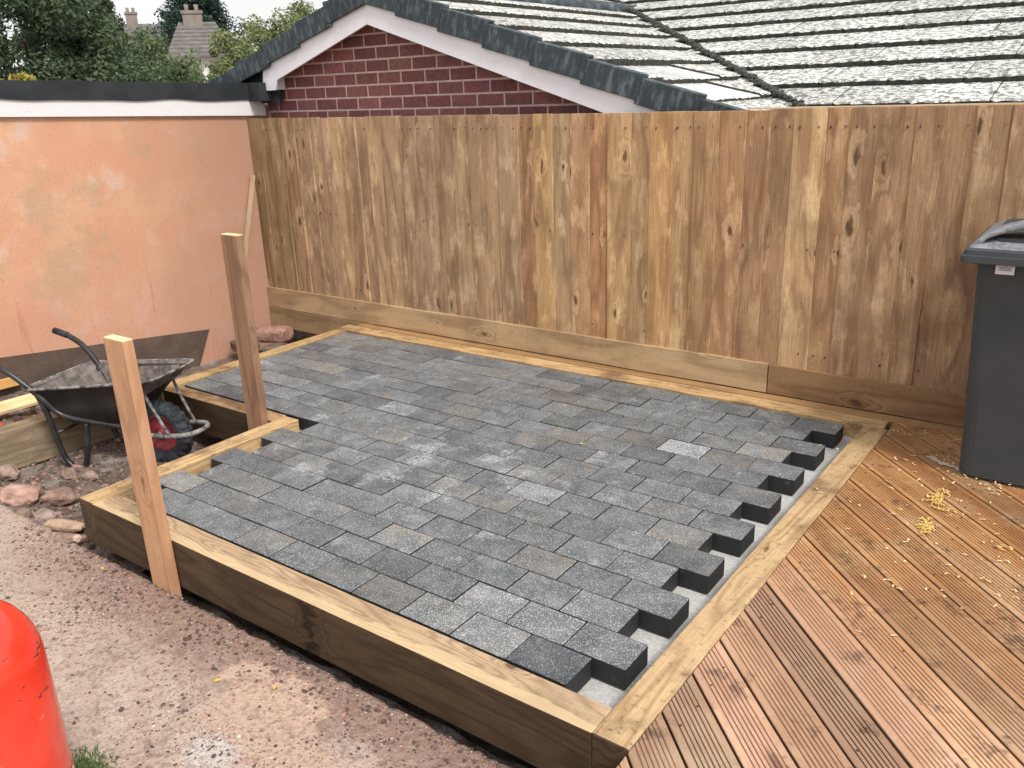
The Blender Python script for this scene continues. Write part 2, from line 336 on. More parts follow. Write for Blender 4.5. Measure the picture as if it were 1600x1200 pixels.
def tile_mat():
    g = N('lichen_roof_tile'); P = g.geo.outputs['Position']
    a = g.noise(P, 26., 6., .72); b = g.noise(P, 7., 4., .6); c = g.noise(P, 95., 3., .6)
    col = g.mix(g.ss(b, .35, .65), (.13, .13, .12), (.22, .22, .20))
    col = g.mix(g.ss(a, .44, .55), col, (.66, .67, .64))
    col = g.mix(g.math('MULTIPLY', g.ss(g.noise(g.vm('ADD', P, (3, 3, 3)), 9., 5., .6), .60, .70), .5), col, (.52, .43, .26))
    col = g.mix(g.math('MULTIPLY', g.ss(c, .56, .68), .7), col, (.12, .12, .10))
    return g.fin(g.tint(col), .85, g.bump(a, .006), .2)
M['tile'] = tile_mat()
def smooth_tile():
    g = N('cleaner_roof_tile'); P = g.geo.outputs['Position']
    col = g.mix(g.ss(g.noise(P, 24., 6., .72), .44, .60), (.40, .41, .42), (.66, .67, .65))
    col = g.mix(g.math('MULTIPLY', g.ss(g.noise(P, 80., 4., .7), .54, .66), .5), col, (.20, .20, .19))
    return g.fin(g.tint(col), .55, g.bump(g.noise(P, 60., 4.), .002), .4)
M['tile_clean'] = smooth_tile()
def red_mat():
    g = N('scratched_red_paint'); v = g.obj((1, 1, 1), False)
    col = g.mix(g.ss(g.noise(v, 6., 4.), .35, .65), (.78, .045, .022), (.84, .06, .03))
    s = g.ss(g.noise(g.vm('MULTIPLY', v, (9, 9, 34)), 1.3, 5., .7), .63, .655)
    col = g.mix(g.math('MULTIPLY', s, .9), col, (.03, .02, .02))
    s2 = g.ss(g.noise(g.vm('MULTIPLY', g.vm('ADD', v, (3, 1, 2)), (12, 12, 30)), 1.3, 5., .7), .64, .68)
    col = g.mix(g.math('MULTIPLY', s2, .5), col, (.85, .25, .18))
    return g.fin(col, .16, g.bump(g.noise(v, 9., 3.), .0015), .6)
M['red'] = red_mat()
def leaf_mat(name, c1, c2):
    g = N(name)
    col = g.mix(g.ss(g.noise(g.pos(), 1.3, 4., .6), .35, .65), c1, c2)
    m = g.fin(col, .6, None, .3)
    g.b.inputs['Transmission Weight'].default_value = 0
    tr = g.n('ShaderNodeBsdfTranslucent'); g.put(tr.inputs[0], col)
    mx = g.n('ShaderNodeMixShader'); mx.inputs[0].default_value = .35
    g.t.links.new(g.b.outputs[0], mx.inputs[1]); g.t.links.new(tr.outputs[0], mx.inputs[2]); g.t.links.new(mx.outputs[0], g.out.inputs[0])
    return m
M['leaf_dark'] = leaf_mat('dark_leaves', (.06, .095, .055), (.10, .14, .075))
M['leaf_mid'] = leaf_mat('mid_leaves', (.085, .13, .065), (.15, .20, .10))
M['leaf_lime'] = leaf_mat('lime_leaves', (.18, .22, .085), (.27, .30, .13))
M['leaf_yel'] = leaf_mat('yellow_leaves', (.42, .33, .05), (.5, .42, .1))
M['leaf_con'] = leaf_mat('conifer_needles', (.025, .06, .05), (.04, .08, .065))

# ------------------------------------------------------------------ mesh helpers
def link(o): S.collection.objects.link(o); return o
def meta(o, label=None, cat=None, group=None, kind=None):
    if label: o['label'] = label
    if cat: o['category'] = cat
    if group: o['group'] = group
    if kind: o['kind'] = kind
    return o
def mobj(name, me, mats, parent=None, loc=(0, 0, 0), rot=(0, 0, 0), color=None, smooth=False):
    o = link(bpy.data.objects.new(name, me))
    if not me.materials:
        for m in (mats if isinstance(mats, (list, tuple)) else [mats]): me.materials.append(M[m])
    o.location = loc; o.rotation_euler = rot
    if parent: o.parent = parent
    if color: o.color = (*color, 1)
    if smooth:
        for p in me.polygons: p.use_smooth = True
    return o
def empty(name, loc=(0, 0, 0), rot=(0, 0, 0)):
    o = link(bpy.data.objects.new(name, None)); o.location = loc; o.rotation_euler = rot; o.empty_display_size = .1
    return o
def mesh(name, vs_, fs, mi=None):
    me = bpy.data.meshes.new(name); me.from_pydata(vs_, [], fs); me.update()
    if mi:
        for p, i in zip(me.polygons, mi): p.material_index = i
    return me
def box_bm(bm, x0, x1, y0, y1, z0, z1, bev=0., mat=0):
    r = bmesh.ops.create_cube(bm, size=1)
    for v in r['verts']:
        v.co = Vector(((x0+x1)/2+v.co.x*(x1-x0), (y0+y1)/2+v.co.y*(y1-y0), (z0+z1)/2+v.co.z*(z1-z0)))
    fs = {f for v in r['verts'] for f in v.link_faces}
    for f in fs: f.material_index = mat
    if bev:
        es = {e for f in fs for e in f.edges}
        bmesh.ops.bevel(bm, geom=list(es), offset=bev, segments=1, affect='EDGES', profile=.5)
def done(bm, name):
    me = bpy.data.meshes.new(name); bmesh.ops.recalc_face_normals(bm, faces=bm.faces[:]); bm.to_mesh(me); bm.free(); return me
def box(name, x0, x1, y0, y1, z0, z1, bev=0.):
    bm = bmesh.new(); box_bm(bm, x0, x1, y0, y1, z0, z1, bev); return done(bm, name)
def plank(name, L, W, T, bev=.003, seg=1, warp=0.):
    """length along local x, centred; W along y, T along z"""
    bm = bmesh.new(); box_bm(bm, -L/2, L/2, -W/2, W/2, -T/2, T/2)
    if seg > 1:
        es = [e for e in bm.edges if abs((e.verts[0].co-e.verts[1].co).x) > L*.9]
        bmesh.ops.subdivide_edges(bm, edges=es, cuts=seg-1, use_grid_fill=True)
    if bev: 
        es = [e for e in bm.edges if e.is_manifold and e.calc_face_angle(0) > .5]
        bmesh.ops.bevel(bm, geom=es, offset=bev, segments=2, affect='EDGES', profile=.5)
    if warp:
        k = rnd.uniform(0, 99)
        for v in bm.verts:
            v.co.y += warp*noise.noise(Vector((v.co.x*1.6+k, 0, 0))); v.co.z += warp*.5*noise.noise(Vector((v.co.x*1.6+k, 5, 0)))
    return done(bm, name)
def between(name, a, b, W, T, mat, parent, bev=.003, upv=(0, 0, 1), color=None, seg=1, warp=0.):
    a, b = Vector(a), Vector(b); d = b-a; L = d.length; x = d.normalized(); z = Vector(upv); y = z.cross(x).normalized(); z = x.cross(y)
    o = mobj(name, plank(name, L, W, T, bev, seg, warp), mat, parent, color=color)
    o.matrix_world = Matrix.Translation((a+b)/2) @ Matrix((x, y, z)).transposed().to_4x4()
    return o
def tube(name, pts, r, mat, parent=None, closed=False, res=10, smooth_curve=True):
    """swept tube mesh through a list of points (Catmull-Rom smoothed)"""
    P = [Vector(p) for p in pts]
    if smooth_curve:
        Q = []
        n = len(P); rng = range(n if closed else n-1)
        for i in rng:
            p0 = P[(i-1) % n] if closed or i > 0 else P[i]; p1 = P[i]; p2 = P[(i+1) % n]; p3 = P[(i+2) % n] if closed or i+2 < n else p2
            for k in range(6):
                t = k/6; Q.append(.5*((2*p1)+(-p0+p2)*t+(2*p0-5*p1+4*p2-p3)*t*t+(-p0+3*p1-3*p2+p3)*t**3))
        if not closed: Q.append(P[-1])
        P = Q
    n = len(P); V = []; F = []
    T = [(P[(i+1) % n] if closed or i < n-1 else P[i])-(P[i-1] if closed or i > 0 else P[i]) for i in range(n)]
    nrm = T[0].orthogonal().normalized()
    for i in range(n):
        t = T[i].normalized(); nrm = (nrm-t*nrm.dot(t)).normalized(); bn = t.cross(nrm)
        rr = r(i/(n-1)) if callable(r) else r
        for k in range(res):
            a = 2*math.pi*k/res; V.append(P[i]+rr*(math.cos(a)*nrm+math.sin(a)*bn))
    for i in range(n if closed else n-1):
        for k in range(res):
            F.append((i*res+k, i*res+(k+1) % res, ((i+1) % n)*res+(k+1) % res, ((i+1) % n)*res+k))
    if not closed: F += [tuple(range(res))[::-1], tuple(range((n-1)*res, n*res))]
    me = mesh(name, V, F); bm = bmesh.new(); bm.from_mesh(me); bmesh.ops.recalc_face_normals(bm, faces=bm.faces[:]); bm.to_mesh(me); bm.free()
    return mobj(name, me, mat, parent, smooth=True)
def lathe(name, prof, mat, parent=None, seg=40, loc=(0, 0, 0), rot=(0, 0, 0)):
    V = []; F = []
    for r, z in prof:
        for k in range(seg):
            a = 2*math.pi*k/seg; V.append((r*math.cos(a), r*math.sin(a), z))
    for i in range(len(prof)-1):
        for k in range(seg): F.append((i*seg+k, i*seg+(k+1) % seg, (i+1)*seg+(k+1) % seg, (i+1)*seg+k))
    return mobj(name, mesh(name, V, F), mat, parent, loc, rot, smooth=True)

# ------------------------------------------------------------------ the ground
big = mobj('ground', mesh('ground', [(-260, -260, -.62), (260, -260, -.62), (260, 260, -.62), (-260, 260, -.62)], [(0, 1, 2, 3)]), 'soil'); meta(big, kind='structure')
def sheet(name, x0, x1, y0, y1, step, fz, mat):
    nx = int((x1-x0)/step)+1; ny = int((y1-y0)/step)+1
    V = [(x0+(x1-x0)*i/nx, y0+(y1-y0)*j/ny, 0) for j in range(ny+1) for i in range(nx+1)]
    V = [(x, y, fz(x, y)) for x, y, _ in V]
    F = [(j*(nx+1)+i, j*(nx+1)+i+1, (j+1)*(nx+1)+i+1, (j+1)*(nx+1)+i) for j in range(ny) for i in range(nx)]
    return mobj(name, mesh(name, V, F), mat, smooth=True)
def soilz(x, y):
    z = -.335 + .035*noise.noise(Vector((x*2.3, y*2.3, 0))) + .022*noise.noise(Vector((x*7, y*7, 3))) + .010*noise.noise(Vector((x*21, y*21, 3)))
    t = max(0, min(1, (-4.12-x)/.06)) * max(0, min(1, (.95-y)/.2)); z += .21*t          # banked earth behind the left sleeper
    t = max(0, min(1, (.15-y)/.3)) * max(0, min(1, (-2.7-x)/.15)); z += .045*t
    t = max(0, min(1, (x+2.62)/.05)) * max(0, min(1, (y+.12)/.02)); z -= .1*t
    return z
soil = sheet('soil', -4.9, -2.45, -.26, 3.0, .018, soilz, 'soil'); meta(soil, kind='structure')
trench = sheet('trench', -2.7, 2.6, -.26, -.06, .03, lambda x, y: -.335+.02*noise.noise(Vector((x*9, y*9, 1))), 'soil'); meta(trench, kind='structure')
def pathz(x, y):
    z = -.222 + .004*noise.noise(Vector((x*4, y*4, 0))) + .002*noise.noise(Vector((x*17, y*17, 0))) + .0025*max(0, noise.noise(Vector((x*33, y*33, 2))))*(1 if y > -.9 else .4)
    e = -.178+.012*noise.noise(Vector((x*5, 0, 7)))+.006*noise.noise(Vector((x*23, 0, 7)))
    if y > e: z -= min(.15, (y-e)*7)
    return z
path = sheet('concrete_path', -3.9, .3, -1.7, -.135, .014, pathz, 'path'); meta(path, kind='structure')
far = mobj('concrete_path', box('concrete_path', -7, -3.9, -5, -.178, -.4, -.226), 'path'); meta(far, kind='structure')
far = mobj('concrete_path', box('concrete_path', -3.9, .26, -5, -1.7, -.4, -.226), 'path'); meta(far, kind='structure')

# ------------------------------------------------------------------ raised bed frame of sleepers
L, W = .2344, .16
frame = empty('timber_edging', (-1.2, -.13, -.25)); meta(frame, 'raised timber sleeper frame holding the grey block paving', 'timber frame')
def sleeper(a, b, wd, ht, mat='sleeper', color=(1, 1, 1), top=0., label=None, warp=.004, side=None):
    a = Vector((a[0], a[1], top-ht/2)); b = Vector((b[0], b[1], top-ht/2)); d = b-a; Ln = d.length
    o = mobj('sleeper', plank('sleeper', Ln, wd, ht, .004, 24, warp), mat, color=color)
    x = d.normalized(); y = Vector((0, 0, 1)).cross(x)
    o.matrix_world = Matrix.Translation((a+b)/2) @ Matrix((x, y, Vector((0, 0, 1)))).transposed().to_4x4()
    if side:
        o.data.materials.append(M['sleeper_dark'])  # darker copy paints shade onto the front faces and ends
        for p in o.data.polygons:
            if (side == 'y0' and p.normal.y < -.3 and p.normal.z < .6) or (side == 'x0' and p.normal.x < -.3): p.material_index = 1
    o.parent = frame; o.matrix_parent_inverse = Matrix.Translation(-Vector(frame.location)) 
    if label: o['label'] = label
    return o
sleeper((-2.487, -.069), (.1655, -.069), .124, .225, 'sleeper_top', (1, 1, 1), side='y0', label='long front sleeper with shade painted dark brown on its face')
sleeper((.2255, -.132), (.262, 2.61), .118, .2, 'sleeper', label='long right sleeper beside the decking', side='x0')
sleeper((-3.79, 2.672), (.30, 2.672), .125, .2, 'sleeper', (1.1, 1.08, 1.0))
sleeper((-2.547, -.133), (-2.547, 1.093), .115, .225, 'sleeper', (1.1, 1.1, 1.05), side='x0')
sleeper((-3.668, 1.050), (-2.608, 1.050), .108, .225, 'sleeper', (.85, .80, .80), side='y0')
sleeper((-3.725, .98), (-3.725, 2.605), .105, .2, 'sleeper', (.95, .95, .85))
bed = mobj('sand_bed', mesh('sand_bed', [(-2.49, -.01, -.083), (.24, -.01, -.083), (.24, 2.62, -.083), (-3.68, 2.62, -.083), (-3.68, 1.09, -.083), (-2.49, 1.09, -.083)], [(0, 1, 2, 3, 4, 5)]), 'sand'); meta(bed, kind='structure')
# ------------------------------------------------------------------ paving
paving = empty('block_paving', (-1.5, 1.3, -.083)); meta(paving, 'dark grey concrete block paving laid in half bond inside the timber frame', 'block paving')
def paver_mesh(x0, x1):
    bm = bmesh.new(); box_bm(bm, x0, x1, -W/2+.0026, W/2-.0026, -.08, 0, .0028); return done(bm, 'paver')
pm = paver_mesh(-L/2+.0025, L/2-.0025); hm = paver_mesh(-L/4+.0025, L/4-.0025)
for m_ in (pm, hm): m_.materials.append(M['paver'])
prs = random.Random(5)
for r in range(16):
    xr = .5 if r % 2 else 0.
    xl = (-10.5 if r % 2 else -10) if r < 7 else (-15.5 if r % 2 else -15)
    n = int(round(xr-xl)); cells = [(xr-1-i, 1) for i in range(n)]
    if r >= 7 and r % 2 == 0: cells.append((-15.5, .5))
    for x0, ln in cells:
        o = link(bpy.data.objects.new('paver', pm if ln == 1 else hm)); o.parent = paving
        cx = (x0+ln/2)*L; cy = (r+.5)*W
        bow = .020*math.sin(math.pi*min(1, max(0, (cx+3.7)/3.8))) * max(0, (r-8)/8)
        o.location = (cx+1.5+prs.gauss(0, .0008), cy-1.3+prs.gauss(0, .0006)+bow, .085+prs.gauss(0, .0009))
        o.rotation_euler = (prs.gauss(0, .003), prs.gauss(0, .003), prs.gauss(0, .002))
        k = prs.choice((.82, .9, .95, 1.0, 1.04, 1.1, 1.2)); o.color = (k, k, k, 1)
        if (r, x0) == (11, -2.5): o.color = (1.9, 1.9, 1.9, 1); o['label'] = 'pale grey paver'
        if (r, x0) == (6, -4): o.color = (1.6, 1.6, 1.6, 1)
        if (r, x0) in ((1, -2.5), (5, -1.5), (4, -6), (9, -9.5)): o.color = (1.3, 1.3, 1.3, 1)
        if (r, x0) == (0, -1): o.color = (.62, .64, .66, 1)

# ------------------------------------------------------------------ decking at 45 degrees
deck = empty('timber_decking', (1.2, .8, -.03)); meta(deck, 'grooved orange brown timber decking laid diagonally beside the sleeper', 'decking')
ang = math.radians(-46.1); U = Vector((math.cos(ang), math.sin(ang))); Vn = Vector((-U.y, U.x))    # Vn points up-right
A0 = Vector((.2885, -.132)); A1 = Vector((.3255, 2.742))
pitch, bw = .1452, .1372
prof = [(0, 0)]
prof = [(0., -.026), (0., -.002), (.002, 0.)]
gw = .0052; ng = 7; lead = .019; span = (bw-2*lead)/ng
for i in range(ng):
    g0 = lead+i*span+span/2-gw/2
    prof += [(g0, 0.), (g0+.0015, -.0040), (g0+gw-.0015, -.0040), (g0+gw, 0.)]
prof += [(bw-.002, 0.), (bw, -.002), (bw, -.026)]
k0 = Vn.dot(Vector((.291, .49)))-.149      # matches a measured joint
i = -22
bi = 0
while i < 36:
    v0 = k0+i*pitch; V = []
    rows = []
    zj = rnd.gauss(0, .0008)
    for pv, pz in prof:
        v = v0+pv
        # start on the sleeper edge line or front limit, end on far limits
        def hit(P0, D):   # intersection of line {Vn.p=v} with P0+tD
            t = (v-Vn.dot(P0))/Vn.dot(D); return P0+D*t
        p = hit(A0, A1-A0)
        s0 = U.dot(p)
        if p.y > 2.742: s0 = U.dot(hit(Vector((0, 2.742)), Vector((1, 0))))
        if p.y < -.15: s0 = U.dot(hit(Vector((.287, 0)), Vector((0, 1))))
        s1 = min(U.dot(hit(Vector((0, -3.2)), Vector((1, 0)))), U.dot(hit(Vector((3.4, 0)), Vector((0, 1)))))
        rows.append((s0, s1, v, pz+zj-.003))
    if all(b-a > .02 for a, b, _, _ in rows):
        mids = rows[len(rows)//2]; cx = (mids[0]+mids[1])/2; cv = v0+bw/2
        n = len(rows); V = [(a-cx, v-cv, z) for a, b, v, z in rows]+[(b-cx, v-cv, z) for a, b, v, z in rows]
        F = [(j, j+1, n+j+1, n+j) for j in range(n-1)]+[(0, n, 2*n-1, n-1)]+[tuple(range(n))[::-1], tuple(range(n, 2*n))]
        c = U*cx+Vn*cv
        t = rnd.choice((.74, .85, .95, 1.0, 1.06, 1.14))
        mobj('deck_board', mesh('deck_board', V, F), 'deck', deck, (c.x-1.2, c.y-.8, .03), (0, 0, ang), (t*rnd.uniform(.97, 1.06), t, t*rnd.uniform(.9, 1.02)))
    i += 1
bms = bmesh.new(); srs = random.Random(31)
for i in range(-18, 34):
    for xj in (.365, .80, 1.28, 1.76, 2.2):
        for q in (.25, .75):
            v = k0+i*pitch+bw*q; y = (v-Vn.x*xj)/Vn.y
            if -2.9 < y < 2.6: bmesh.ops.create_cone(bms, cap_ends=True, segments=8, radius1=.0042, radius2=.0042, depth=.002, matrix=Matrix.Translation((xj-1.2+srs.uniform(-.006, .006), y-.8, .0268)))
o = mobj('screw_heads', done(bms, 'screw_heads'), 'nail', deck); o['kind'] = 'stuff'
# joists below the gaps
for k in range(6):
    mobj('joist', box('joist', -.84+k*.5, -.79+k*.5, -3.9, 1.9, -.16, -.004), 'dark', deck)

# ------------------------------------------------------------------ rear fence
fence = empty('wooden_fence', (-1.5, 2.85, -.1)); meta(fence, 'tall brown close board timber fence behind the paving', 'fence')
FX = [-4.872, -4.745, -4.61, -4.479, -4.30, -4.126, -4.01, -3.897, -3.744, -3.62, -3.503, -3.374, -3.173, -3.039, -2.844, -2.696, -2.546, -2.411, -2.306, -2.147, -2.017, -1.882, -1.74, -1.608, -1.47, -1.324, -1.187, -1.053, -.913, -.776, -.619, -.485, -.352, -.194, -.06, .074, .245, .361, .506, .655, .79, .93, 1.07, 1.21, 1.35, 1.49, 1.63, 1.77, 1.91, 2.05, 2.19, 2.33, 2.47, 2.61, 2.75]
tints = {19: (1.02, .85, .75), 20: (1.35, 1.25, 1.0), 21: (1.25, 1.25, 1.2), 22: (1.3, 1.18, 1.05), 23: (1.1, .85, .7), 24: (1.35, 1.25, 1.05), 25: (1.15, 1.08, .95), 26: (1.5, 1.3, 1.0), 27: (1.3, 1.2, 1.0), 28: (1.08, .95, .8), 29: (1.18, 1.0, .85), 32: (1.45, 1.38, 1.22), 33: (1.05, .9, .78), 31: (1.0, .88, .78), 30: (1., .86, .76)}
frs = random.Random(3)
for i in range(len(FX)-1):
    a, b = FX[i], FX[i+1]; top = 1.583+frs.gauss(0, .0015) + (.004 if a > -.5 else 0); bot = .176
    if i in tints: cl = tints[i]
    elif i < 3: k = .75; cl = (k, k, k*.88)
    elif i < 19: k = frs.uniform(.92, 1.1); cl = (k*frs.uniform(.98, 1.06), k, k*frs.uniform(.95, 1.04))
    else: k = frs.uniform(.76, .94); cl = (k*1.12, k, k*.93)
    cl = tuple((1.04+(c-1)*.95)*q for c, q in zip(cl, (1.05, 1.01, .93)))
    o = mobj('fence_board', plank('fence_board', top-bot, b-a+.012, .016, .002, 6, .003), 'fence', fence, color=cl)
    o.matrix_world = Matrix.Translation(((a+b)/2, 2.842+(.005 if i % 2 else 0)+frs.uniform(-.001, .001), (top+bot)/2)) @ Matrix(((0, 1, 0), (0, 0, -1), (-1, 0, 0))).transposed().to_4x4().inverted() @ Matrix.Rotation(frs.gauss(0, .05), 4, 'X')
    o.matrix_parent_inverse = Matrix.Translation(-Vector(fence.location))
bmn = bmesh.new()
for i in range(len(FX)-1):
    for z in (1.50, .86, .27):
        for s in (.22, .78):
            if frs.random() < (.75 if z > 1.4 else .3):
                x = FX[i]*(1-s)+FX[i+1]*s+frs.uniform(-.01, .01); box_bm(bmn, x-.0025, x+.0025, 2.831, 2.84, z-.0035+frs.uniform(-.01, .01), z+.0020)
o = mobj('nail_heads', done(bmn, 'nail_heads'), 'nail', fence); o.location = -Vector(fence.location); o['kind'] = 'stuff'
for z in (.3, .9, 1.45):
    mobj('rail', box('rail', -3.36, 4.25, .022, .06, z+.06, z+.14), 'sleeper_dark', fence, color=(3, 3, 3))
o = between('cap_strip', (-.62, 2.862, 1.592), (2.75, 2.862, 1.592), .02, .008, 'batten', fence, .001, color=(1.2, 1.25, 1.3)); o.matrix_parent_inverse = Matrix.Translation(-Vector(fence.location))
def gb(a, b, y, z0, z1, mat, col, nm='gravel_board', t=.03):
    o = between(nm, (a, y+t/2, (z0+z1)/2), (b, y+t/2, (z0+z1)/2), z1-z0, t, mat, fence, .003, upv=(0, -1, 0), color=col, seg=16, warp=.003)
    o.matrix_parent_inverse = Matrix.Translation(-Vector(fence.location)); return o
gb(-4.87, -.402, 2.818, .006, .182, 'gravel', (1.0, 1.0, 1.0))
gb(-.396, 2.7, 2.816, .006, .180, 'gravel', (.60, .50, .43))
gb(-4.87, -3.60, 2.814, -.17, .002, 'gravel', (.72, .72, .70))
o = between('bearer', (-3.7, 2.779, -.022), (2.7, 2.779, -.022), .076, .05, 'gravel', fence, .003, color=(.72, .60, .46), seg=16, warp=.004); o.matrix_parent_inverse = Matrix.Translation(-Vector(fence.location))

# ------------------------------------------------------------------ pink rendered outbuilding
gar = empty('garage', (-6.2, .8, -.5)); meta(gar, 'flat roofed outbuilding with patchy peach pink rendered wall', 'garage')
GO = -Vector(gar.location)
def gp(nm, me, mat, **k): o = mobj(nm, me, mat, gar, GO, **k); return o
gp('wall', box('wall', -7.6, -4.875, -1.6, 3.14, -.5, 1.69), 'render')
o = gp('wall_band', mesh('wall_band', [(-4.871, -1.6, .40), (-4.871, 2.192, -.052), (-4.871, 2.045, -.34), (-4.871, 1.98, -.5), (-4.871, -1.6, -.5),
    (-4.90, -1.6, .40), (-4.90, 2.192, -.052), (-4.90, 2.045, -.34), (-4.90, 1.98, -.5), (-4.90, -1.6, -.5)],
    [(0, 1, 2, 3, 4)[::-1], (0, 5, 6, 1), (1, 6, 7, 2), (2, 7, 8, 3)]), 'wall_band')
def fz(y, k): # fascia rises towards the viewer
    return {'b': 1.612+(2.75-y)*.036, 'm': 1.716+(2.75-y)*.030, 't': 1.862+(2.75-y)*.022}[k]
def strip(nm, y0, y1, zb, zt, x0, x1, n=30, jz=.0, jt=.0):
    V = []; F = []
    for i in range(n+1):
        y = y0+(y1-y0)*i/n; b = zb(y)+jz*noise.noise(Vector((0, y*3, 1))); t = zt(y)+jt*noise.noise(Vector((0, y*2.5, 4)))
        V += [(x1, y, b), (x1, y, t), (x0, y, t), (x0, y, b)]
    for i in range(n):
        for k in range(4): F.append((4*i+k, 4*i+4+k, 4*i+4+(k+1) % 4, 4*i+(k+1) % 4))
    F += [(0, 1, 2, 3), (4*n+3, 4*n+2, 4*n+1, 4*n)]
    return mesh(nm, V, F)
gp('fascia', strip('fascia', -1.6, 3.02, lambda y: fz(y, 'b'), lambda y: fz(y, 'm')+.03, -4.9, -4.848), 'whitewood')
gp('roof_felt', strip('roof_felt', -1.62, 2.90, lambda y: fz(y, 'm')+.012, lambda y: fz(y, 't'), -7.62, -4.836, 60, .018, .012), 'felt')
gp('soffit_shadow_strip', box('eave_shade_strip', -5.1, -4.62, 2.985, 3.02, 1.70, 1.99), 'felt').name = 'eave_shade_strip'  # dark strip painted in for the shaded void under the verge
gp('roof_edge', strip('roof_edge', 2.86, 2.985, lambda y: 1.715, lambda y: 1.86, -7.6, -4.70, 4, .01, .01), 'felt')

# ------------------------------------------------------------------ neighbouring bungalow
house = empty('bungalow', (-1, 6, -.5)); meta(house, 'brick bungalow with white bargeboards and lichen covered tiled roof behind the fence', 'house')
HO = -Vector(house.location)
TP = math.tan(math.atan(.33)); XA = -3.5
def gz(x): return 2.47-.33*abs(x-XA)      # tile plane of gable
def hp(nm, me, mat, **k): return mobj(nm, me, mat, house, HO, **k)
# wall core (mortar)
YB = 3.052
V = [(-4.86, YB+.003, -.5), (3.6, YB+.003, -.5), (3.6, YB+.003, 1.25), (-.7, YB+.003, 1.25), (-.7, YB+.003, gz(-.7)-.14), (XA, YB+.003, gz(XA)-.14), (-4.86, YB+.003, gz(-4.86)-.14)]
V2 = [(x, YB+.25, z) for x, y, z in V]
n = len(V); wall_ = hp('wall', mesh('wall', V+V2, [tuple(range(n)), tuple(range(n, 2*n))[::-1]]+[(i, n+i, n+(i+1) % n, (i+1) % n) for i in range(n)]), 'mortar')
brs = random.Random(9); BP = .232; CH = .0877
bricks = {}
for r in range(-3, 10):
    z0 = 1.638+CH*r; off = -3.79 + (0 if r % 2 == 0 else BP/2)
    for k in range(-8, 20):
        a = off+k*BP+.007; b = a+BP-.014
        a2, b2 = max(a, -4.85), min(b, 3.5)
        if b2-a2 < .04: continue
        lim = min(gz(a2), gz(b2))-.12
        if z0+.076 > lim or a2 > .1: 
            if a2 > .1: continue
            if z0+.03 > max(gz(a2), gz(b2))-.16: continue
            # cut to the slope
            zt = min(z0+CH-.014, max(lim, z0+.02))
        else: zt = z0+CH-.014
        key = (round(b2-a2, 3), round(zt-z0, 3))
        if key not in bricks:
            bricks[key] = box('brick', -key[0]/2, key[0]/2, 0, .1, 0, key[1], .0015); bricks[key].materials.append(M['brick'])
        t = brs.uniform(.8, 1.25)
        o = link(bpy.data.objects.new('brick', bricks[key])); o.parent = wall_
        o.location = ((a2+b2)/2, YB+brs.uniform(-.001, .001), z0); o.color = (t, t*brs.uniform(.92, 1.02), t*brs.uniform(.95, 1.08), 1)
# bargeboards
def prism(nm, poly, y0, y1):
    n = len(poly); V = [(x, y0, z) for x, z in poly]+[(x, y1, z) for x, z in poly]
    return mesh(nm, V, [tuple(range(n)), tuple(range(n, 2*n))[::-1]]+[(i, n+i, n+(i+1) % n, (i+1) % n) for i in range(n)])
hp('bargeboard', prism('bargeboard', [(XA-.012, 2.213), (XA-.012, 2.362), (-4.715, 1.963), (-4.742, 1.795), (-4.592, 1.797), (-4.556, 1.873)], 2.935, 2.953), 'white')
hp('bargeboard', prism('bargeboard', [(XA-.009, 2.213), (XA-.009, 2.362), (-.3, 1.31), (-.3, 1.17)], 2.932, 2.950), 'white')
hp('soffit', prism('soffit', [(XA, 2.35), (-4.70, 1.96), (-4.70, 1.93), (XA, 2.318)], 2.956, YB-.005), 'white')
hp('soffit', prism('soffit', [(XA+.002, 2.35), (-.3, 1.30), (-.3, 1.27), (XA+.002, 2.318)], 2.956, YB-.005), 'white')
hp('soffit_box', box('soffit_box', -4.735, -4.60, 2.957, YB-.004, 1.80, 1.93), 'white')
# verge units
def verge_mesh():
    bm = bmesh.new(); box_bm(bm, -.002, .405, -.012, .010, -.150, 0, .004); box_bm(bm, -.002, .405, .006, .075, -.022, 0, .004)
    box_bm(bm, .375, .408, -.019, .010, -.150, .003, .003); return done(bm, 'verge_tile')
vm_ = verge_mesh(); vm_.materials.append(M['verge'])
pa = math.atan(.33)
for side in (1, -1):
    for k in range(0, 9 if side == 1 else 5):
        o = link(bpy.data.objects.new('verge_tile', vm_)); o.parent = house
        x = -2.798+.3735*(k-2) if side == 1 else XA-.02-.3735*k
        z = 2.267-.1232*(k-2) if side == 1 else 2.505-.1232*k-.015
        o.location = Vector((x, 2.92 if side == 1 else 2.918, z))+HO
        o.rotation_euler = (0, pa-.055, 0) if side == 1 else (0, -(pa-.055), 0)
        o.scale = (1, 1, 1) if side == 1 else (-1, 1, 1)
        k2 = rnd.uniform(.8, 1.3); o.color = (k2, k2, k2, 1)
